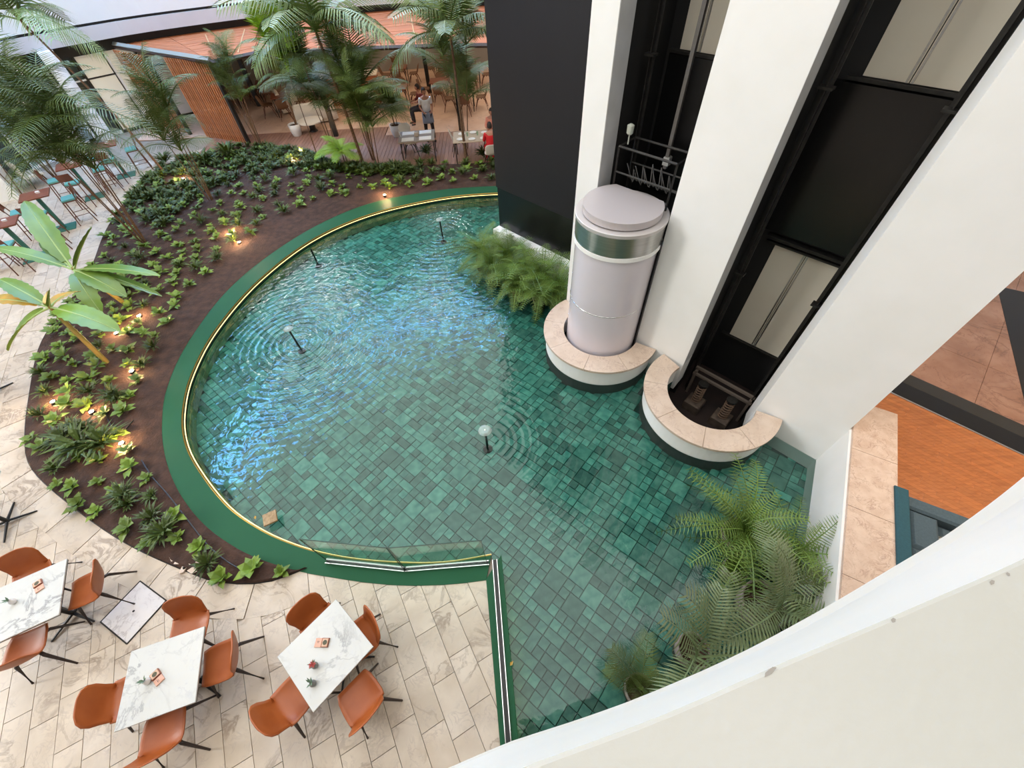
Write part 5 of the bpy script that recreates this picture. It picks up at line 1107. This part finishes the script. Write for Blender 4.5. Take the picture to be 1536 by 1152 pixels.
# diners' table
p2 = G(712, 204, .75); dtable(p2.x, p2.y, 1.5, .95, .03, 'dining table laid with white plates beside the black tower', mat('pale_top', lin(190, 172, 150), .5)); settings(p2.x, p2.y, 1.4, .9, .03, 'the diners\' table', ((-.5, -.25), (-.1, -.3), (.3, -.28), (-.45, .2), (-.05, .28), (.35, .2)))
for k, (dx, dy) in enumerate(((-.25, .0), (.1, .05), (.45, -.02))): obj('drinking_glass', MB().lathe([(.025, 0), (.035, .12), (.032, .12), (.022, .01), (0, .01)], 14), GLASS, loc=(p2.x + dx, p2.y + dy, .757), label='clear tumbler among the plates on the diners\' table', cat='glass', group='tumblers on the diners\' table')
q = G(688, 212, .45); dchair(q.x, q.y, -1.45, 'cream chair at the left end of the diners\' table'); dchair(p2.x + .55, p2.y - .75, .1, 'cream chair under the diner in red'); dchair(p2.x + .55, p2.y + .75, 1.75, 'cream chair under the diner in salmon')
# background sets
bg_ = []
cw = shell_chair('x', mat('taupe_shell', lin(120, 86, 62), .6), CHAIRW, 'dining_chair'); fcw = [False]
names = ['first', 'second', 'third', 'fourth', 'fifth', 'sixth', 'seventh']
def setat(x, y, lab, rz_=0.0, w=.8, l=.8):
    dtable(x, y, w, l, rz_, 'brown dining table ' + lab)
    for i, (dx, dy, r_, sd_) in enumerate(((0, -.68, 0, 'near'), (0, .68, PI, 'far'), (-.68, 0, -PI / 2, 'left'), (.68, 0, PI / 2, 'right'))):
        a, b = math.cos(rz_), math.sin(rz_); place(cw, x + dx * a - dy * b, y + dx * b + dy * a, rz_ + r_, f'pale-seated chair on the {sd_} side of table {lab}', 'pale-seated dining chairs inside', fcw)
for (px, py, lab) in ((603, 160, 'left of the aisle, nearest the deck'), (603, 128, 'left of the aisle, middle row'), (600, 103, 'left of the aisle, farthest row'), (662, 150, 'right of the aisle, nearest the deck'), (668, 118, 'right of the aisle, middle row'), (700, 165, 'behind the seated diners'), (710, 130, 'close to the tower, middle row'), (432, 172, 'behind the potted palm'), (408, 150, 'by the dark rear left corner'), (352, 162, 'beside the right-hand slatted screen'), (458, 146, 'behind the lounge seats')):
    p = G(px, py); setat(p.x, p.y, lab, .0 if px > 500 else .3)
# lounge set
p = G(478, 182)
def lounge(x, y, rz_, lab, w=1.5):
    t = thing('lounge_sofa', lab, 'sofa', (x, y, 0), rz_, 'cream lounge seats on the deck edge')
    obj('seat_base', MB().bbox((0, 0, .2), (w, .8, .24), .03), CREAM, t)
    for k in range(2): obj('seat_cushion', MB().bbox(((k - .5) * w * .46, .03, .37), (w * .45, .7, .14), .04), LINEN, t)
    obj('backrest', MB().bbox((0, -.36, .5), (w, .16, .62), .04), CREAM, t)
    for s_ in (-1, 1): obj('armrest', MB().bbox((s_ * (w / 2 + .03), 0, .36), (.12, .8, .5), .03), CREAM, t)
lounge(p.x, p.y, .35, 'cream two-seat lounge sofa behind the palms at the deck edge'); lounge(p.x - 1.6, p.y + 1.5, -1.1, 'cream lounge chair nearest the potted palm', .8); lounge(p.x + 1.9, p.y + 1.2, 1.8, 'cream lounge chair beside the service counter', .8)
t = thing('round_table', 'low round stone table in front of the lounge sofa', 'table', (p.x + .1, p.y - 1.15, 0)); obj('tabletop', MB().lathe([(0, .38), (.5, .38), (.5, .42), (0, .42)], 32), LINEN, t); obj('pedestal', MB().lathe([(.2, 0), (.12, .1), (.12, .36), (.2, .38)], 20, cap=False), BLACKM, t)
# ================================================================ PEOPLE
def skinmesh(name, pts, edges, rad, mt, par, sub=2):
    me = bpy.data.meshes.new(name); me.from_pydata(pts, edges, []); bm = bmesh.new(); bm.from_mesh(me); bm.verts.layers.skin.verify(); bm.to_mesh(me); bm.free()
    me.materials.append(mt); o = bpy.data.objects.new(name, me); col.objects.link(o); o.parent = par
    md = o.modifiers.new('skin', 'SKIN'); md.use_smooth_shade = True
    for i, r_ in enumerate(rad): me.skin_vertices[0].data[i].radius = (r_, r_ * .9) if isinstance(r_, (int, float)) else r_
    me.skin_vertices[0].data[0].use_root = True
    s = o.modifiers.new('sub', 'SUBSURF'); s.levels = sub; s.render_levels = sub; return o
def head(par, c, yaw, hair=True, s=1.0):
    M4 = Matrix.Translation(c) @ Matrix.Rotation(yaw, 4, 'Z') @ Matrix.Scale(s, 4)
    def fn(u, v):
        th = u * 2 * PI; ph = v * PI; x = .075 * math.sin(ph) * math.cos(th); y = .095 * math.sin(ph) * math.sin(th); z = .118 * math.cos(ph)
        if z < -.02: f = 1 + (z + .02) * 2.8; x *= max(.45, f); y = y * max(.55, f) + .012
        return (x, y, z)
    m = MB().grid(fn, 20, 14, M4); nz_ = MB()
    m.add([M4 @ Vector(v) for v in ((-.012, .088, .0), (.012, .088, .0), (0, .118, -.022), (0, .09, .03), (0, .092, -.03))], [(0, 2, 3), (1, 3, 2), (0, 4, 2), (1, 2, 4)])
    hd = obj('face', m, SKIN, par, smooth=True)
    e = MB()
    for sx_ in (-1, 1): e.add([M4 @ Vector((sx_ * .03 + dx, .093, .012 + dz)) for dx, dz in ((-.012, 0), (0, -.006), (.012, 0), (0, .006))], [(0, 1, 2, 3)])
    e.add([M4 @ Vector((dx, .092, -.055 + dz)) for dx, dz in ((-.022, 0), (0, -.006), (.022, 0), (0, .005))], [(0, 1, 2, 3)])
    obj('features', e, mat('dark_feature', lin(60, 34, 30), .6), hd)
    er = MB()
    for sx_ in (-1, 1): er.add([M4 @ Vector((sx_ * .074, dy, dz)) for dy, dz in ((-.01, .02), (.012, .022), (.012, -.02), (-.006, -.025))] + [M4 @ Vector((sx_ * .088, -.004, 0))], [(0, 1, 4), (1, 2, 4), (2, 3, 4), (3, 0, 4)])
    obj('ears', er, SKIN, hd)
    def hf(u, v): th = u * 2 * PI; ph = v * PI * (.62 if True else .5); b_ = 1.0 if math.sin(th) < .35 else .62; ph = ph * (b_ if v > .4 else 1); return (.083 * math.sin(ph) * math.cos(th), .103 * math.sin(ph) * math.sin(th) - .006, .128 * math.cos(ph))
    obj('hair', MB().grid(hf, 20, 9, M4), HAIR, par, smooth=True)
def hand(par, w, d, s=1):
    d = Vector(d).normalized(); sx_ = d.cross(Vector((0, 0, 1))); sx_ = sx_.normalized() if sx_.length > .1 else Vector((1, 0, 0)); m = MB(); c = Vector(w)
    m.tube([c, c + d * .04, c + d * .085], [.022, .034, .030], 8)
    for k in range(4):
        b = c + d * .08 + sx_ * (.024 - k * .016); l = (.055, .068, .062, .048)[k]; m.tube([b, b + d * l * .5 + Vector((0, 0, -.006)), b + d * l + Vector((0, 0, -.022))], [.008, .008, .006], 5)
    b = c + d * .03 + sx_ * .028; m.tube([b, b + d * .03 + sx_ * .02, b + d * .06 + sx_ * .018], [.010, .009, .007], 5)
    obj('hand', m, SKIN, par, smooth=True)
def waiter():
    p = G(648, 213); t = thing('person', 'person standing in a white polo shirt with a pale apron and dark trousers', 'person', (p.x, p.y, .028), -2.9)
    P = [(0, 0, .95), (0, 0, 1.12), (0, .01, 1.30), (0, .0, 1.45), (0, .0, 1.52), (-.17, 0, 1.42), (.17, 0, 1.42), (-.23, -.02, 1.16), (.23, -.02, 1.16), (-.16, .19, 1.03), (.14, .20, 1.04), (-.09, 0, .90), (.09, 0, .90), (-.12, .02, .5), (.13, -.04, .5), (-.12, 0, .09), (.14, -.08, .09), (-.13, .13, .04), (.15, .05, .04)]
    E_ = [(0, 1), (1, 2), (2, 3), (3, 4), (3, 5), (3, 6), (5, 7), (6, 8), (7, 9), (8, 10), (0, 11), (0, 12), (11, 13), (12, 14), (13, 15), (14, 16), (15, 17), (16, 18)]
    Rr = [(.15, .11), (.14, .10), (.16, .11), (.10, .08), .052, .065, .065, .043, .043, .030, .030, .09, .09, .062, .062, .042, .042, .035, .035]
    skinmesh('body', P, E_, Rr, SKIN, t)
    i = [0, 1, 2, 3, 5, 6, 7, 8]; mp = {a: b for b, a in enumerate(i)}; P2 = [P[a] for a in i]; P2[mp[7]] = (-.215, -.015, 1.22); P2[mp[8]] = (.215, -.015, 1.22)
    skinmesh('shirt', P2, [(mp[a], mp[b]) for a, b in ((0, 1), (1, 2), (2, 3), (3, 5), (3, 6), (5, 7), (6, 8))], [(.172, .13), (.16, .12), (.178, .128), (.11, .09), .082, .082, .06, .06], SHIRT, t)
    i = [0, 11, 12, 13, 14, 15, 16]; mp = {a: b for b, a in enumerate(i)}
    skinmesh('trousers', [P[a] for a in i], [(mp[a], mp[b]) for a, b in ((0, 11), (0, 12), (11, 13), (12, 14), (13, 15), (14, 16))], [(.155, .115), .105, .105, .078, .078, .062, .062], TROU, t)
    skinmesh('shoes', [(-.12, -.04, .045), (-.13, .16, .035)], [(0, 1)], [.055, .045], BLACKM, t); skinmesh('shoes', [(.14, -.12, .045), (.15, .08, .035)], [(0, 1)], [.055, .045], BLACKM, t)
    obj('apron', MB().grid(lambda u, v: (.19 * math.cos(PI * (.04 + .92 * u)) * (1 + .1 * v), .145 * math.sin(PI * (.04 + .92 * u)) + .02, 1.02 - .36 * v), 14, 4), JEANS, t, smooth=True, solid=.008)
    hand(t, (-.155, .20, 1.03), (.5, .7, .05)); hand(t, (.135, .21, 1.04), (-.4, .7, .05)); head(t, (0, .03, 1.645), .25)
waiter()
def seated(x, y, rz_, top, leg, lab, arm=.25):
    t = thing('person', lab, 'person', (x, y, 0), rz_)
    P = [(0, -.02, .56), (0, -.04, .74), (0, -.02, .93), (0, .01, 1.06), (0, .03, 1.13), (-.16, .01, 1.03), (.16, .01, 1.03), (-.22, .08, .82), (.22, .08, .82), (-.12, .34, .80), (.12, .34, .80), (-.09, .05, .54), (.09, .05, .54), (-.12, .46, .54), (.12, .46, .54), (-.12, .44, .09), (.12, .44, .09), (-.12, .56, .05), (.12, .56, .05)]
    E_ = [(0, 1), (1, 2), (2, 3), (3, 4), (3, 5), (3, 6), (5, 7), (6, 8), (7, 9), (8, 10), (0, 11), (0, 12), (11, 13), (12, 14), (13, 15), (14, 16), (15, 17), (16, 18)]
    Rr = [(.15, .12), (.14, .10), (.16, .11), (.09, .08), .05, .062, .062, .043, .043, .03, .03, .09, .09, .065, .065, .045, .045, .036, .036]
    skinmesh('body', P, E_, Rr, SKIN, t)
    i = [0, 1, 2, 3, 5, 6, 7, 8, 9, 10]; mp = {a: b for b, a in enumerate(i)}; P2 = [P[a] for a in i]; P2[mp[9]] = (-.16, .22, .81); P2[mp[10]] = (.16, .22, .81)
    skinmesh('top', P2, [(mp[a], mp[b]) for a, b in ((0, 1), (1, 2), (2, 3), (3, 5), (3, 6), (5, 7), (6, 8), (7, 9), (8, 10))], [(.17, .135), (.158, .12), (.175, .125), (.10, .09), .078, .078, .058, .058, .05, .05], top, t)
    i = [0, 11, 12, 13, 14, 15, 16]; mp = {a: b for b, a in enumerate(i)}
    skinmesh('trousers', [P[a] for a in i], [(mp[a], mp[b]) for a, b in ((0, 11), (0, 12), (11, 13), (12, 14), (13, 15), (14, 16))], [(.16, .12), .105, .105, .08, .08, .058, .058], leg, t)
    for s_ in (-1, 1): skinmesh('shoes', [(s_ * .12, .42, .045), (s_ * .12, .6, .035)], [(0, 1)], [.052, .042], BLACKM, t); hand(t, (s_ * .12, .35, .80), (-s_ * .3, .8, 0))
    head(t, (0, .06, 1.25), 0)
seated(p2.x + .55, p2.y - .68, .1, RED, RED, 'person in red seated at the near side of the plate-laid table')
seated(p2.x + .62, p2.y + .72, PI - .1, SALM, TROU, 'person in a salmon top seated at the far side of the plate-laid table')
p = G(634, 196); seated(p.x, p.y + .9, 2.0, mat('maroon_cloth', lin(120, 44, 44), .8), TROU, 'person in maroon seated just behind the waiter')
# ================================================================ LEFT FACADE
fx = [G(-70, 312), G(0, 277), G(97, 235), G(150, 205), G(176, 172)]
wall_pts = [Vector((q.x, q.y, 0)) for q in fx]
wg = thing('wall_left_glazed', 'glazed ground-floor front under the white gallery', 'wall', kind='structure')
lay = [('dark', 1), ('dark', 1), ('dark', 1), ('dark', 1), ('pale', .8), ('dark', .9), ('lit', .7), ('pale', .8), ('white', .7)]
PALEG = mat('pale_glass', lin(150, 164, 158), .12, c2=lin(176, 188, 182), nscale=.8); LITG = mat('lit_window', lin(214, 208, 188), .4, emit=(1, .9, .75), estr=.15)
for i in range(len(wall_pts) - 1):
    a, b = wall_pts[i], wall_pts[i + 1]; L_ = (b - a).length; n = max(1, round(L_ / 1.1)); d = (b - a).normalized(); rz_ = math.atan2(d.y, d.x)
    for k in range(n):
        c = a + d * (L_ * (k + .5) / n); kind = lay[(i * 3 + k) % len(lay)][0] if i > 0 else 'dark'
        w = L_ / n
        f = obj('window_frame', MB().box((-w / 2 + .03, 0, 1.45), (.06, .08, 2.9)).box((w / 2 - .03, 0, 1.45), (.06, .08, 2.9)).box((0, 0, .05), (w, .08, .1)).box((0, 0, 2.86), (w, .08, .1)).box((0, 0, 2.0), (w, .05, .04)), BLACKM if kind == 'dark' else WHITE, wg, loc=(c.x, c.y, 0), rz=rz_)
        obj('pane', MB().box((0, .0, 1.45), (w - .1, .02, 2.75)), {'dark': GLASSD, 'pale': PALEG, 'lit': LITG, 'white': WHITE}[kind], f)
far_f = [p for p in outw(FP, .55) if p.x < -12.2]
for i in range(len(far_f) - 1):
    a, b = far_f[i], far_f[i + 1]; n = max(1, round((b - a).length / 1.2)); d = (b - a).normalized(); rz_ = math.atan2(d.y, d.x)
    for k in range(n):
        c = a + d * ((b - a).length * (k + .5) / n); w = (b - a).length / n; kind = ('pale', 'lit', 'pale', 'white', 'dark', 'pale', 'lit')[(i * 2 + k) % 7]
        f = obj('window_frame', MB().box((-w / 2 + .04, 0, 1.48), (.08, .08, 2.94)).box((0, 0, .05), (w, .08, .1)).box((0, 0, 2.86), (w, .08, .12)).box((0, 0, 1.9), (w, .05, .05)), WHITE if i % 2 else BLACKM, wg, loc=(c.x, c.y, 0), rz=rz_)
        obj('pane', MB().box((0, 0, 1.45), (w - .1, .02, 2.75)), {'dark': GLASSD, 'pale': PALEG, 'lit': LITG, 'white': WHITE}[kind], f)
p = G(14, 296); o = obj('planter_box', MB().bbox((0, 0, .45), (.9, .8, .9), .02), WHITE, loc=(p.x - .1, p.y, 0), rz=.5, label='white box plinth by the dark glazing at the left edge', cat='plinth')
p = G(40, 278); t = thing('lounge_chair', 'low white chair beside the white plinth', 'chair', (p.x + .5, p.y, 0), -.6); obj('seat', MB().bbox((0, 0, .38), (.6, .55, .1), .04), CREAM, t); obj('backrest', MB().bbox((0, -.27, .62), (.6, .08, .5), .03), CREAM, t)
for s_ in (-1, 1):
    for r_ in (-1, 1): obj('leg', MB().tube([(s_ * .25, r_ * .2, .34), (s_ * .28, r_ * .25, 0)], .015, 5), BLACKM, t)
# white column + gallery stair soffit glimpsed behind the palms
for px, py, lab in ((58, 118, 'white round column seen through the tall palm fronds'), (120, 150, 'white round column beside the left slatted screen')):
    p = G(px, py, 1.5); o = obj('round_column', MB().lathe([(.24, 0), (.24, 3.0)], 24), WHITE, loc=(p.x, p.y, 0), label=lab, cat='column')
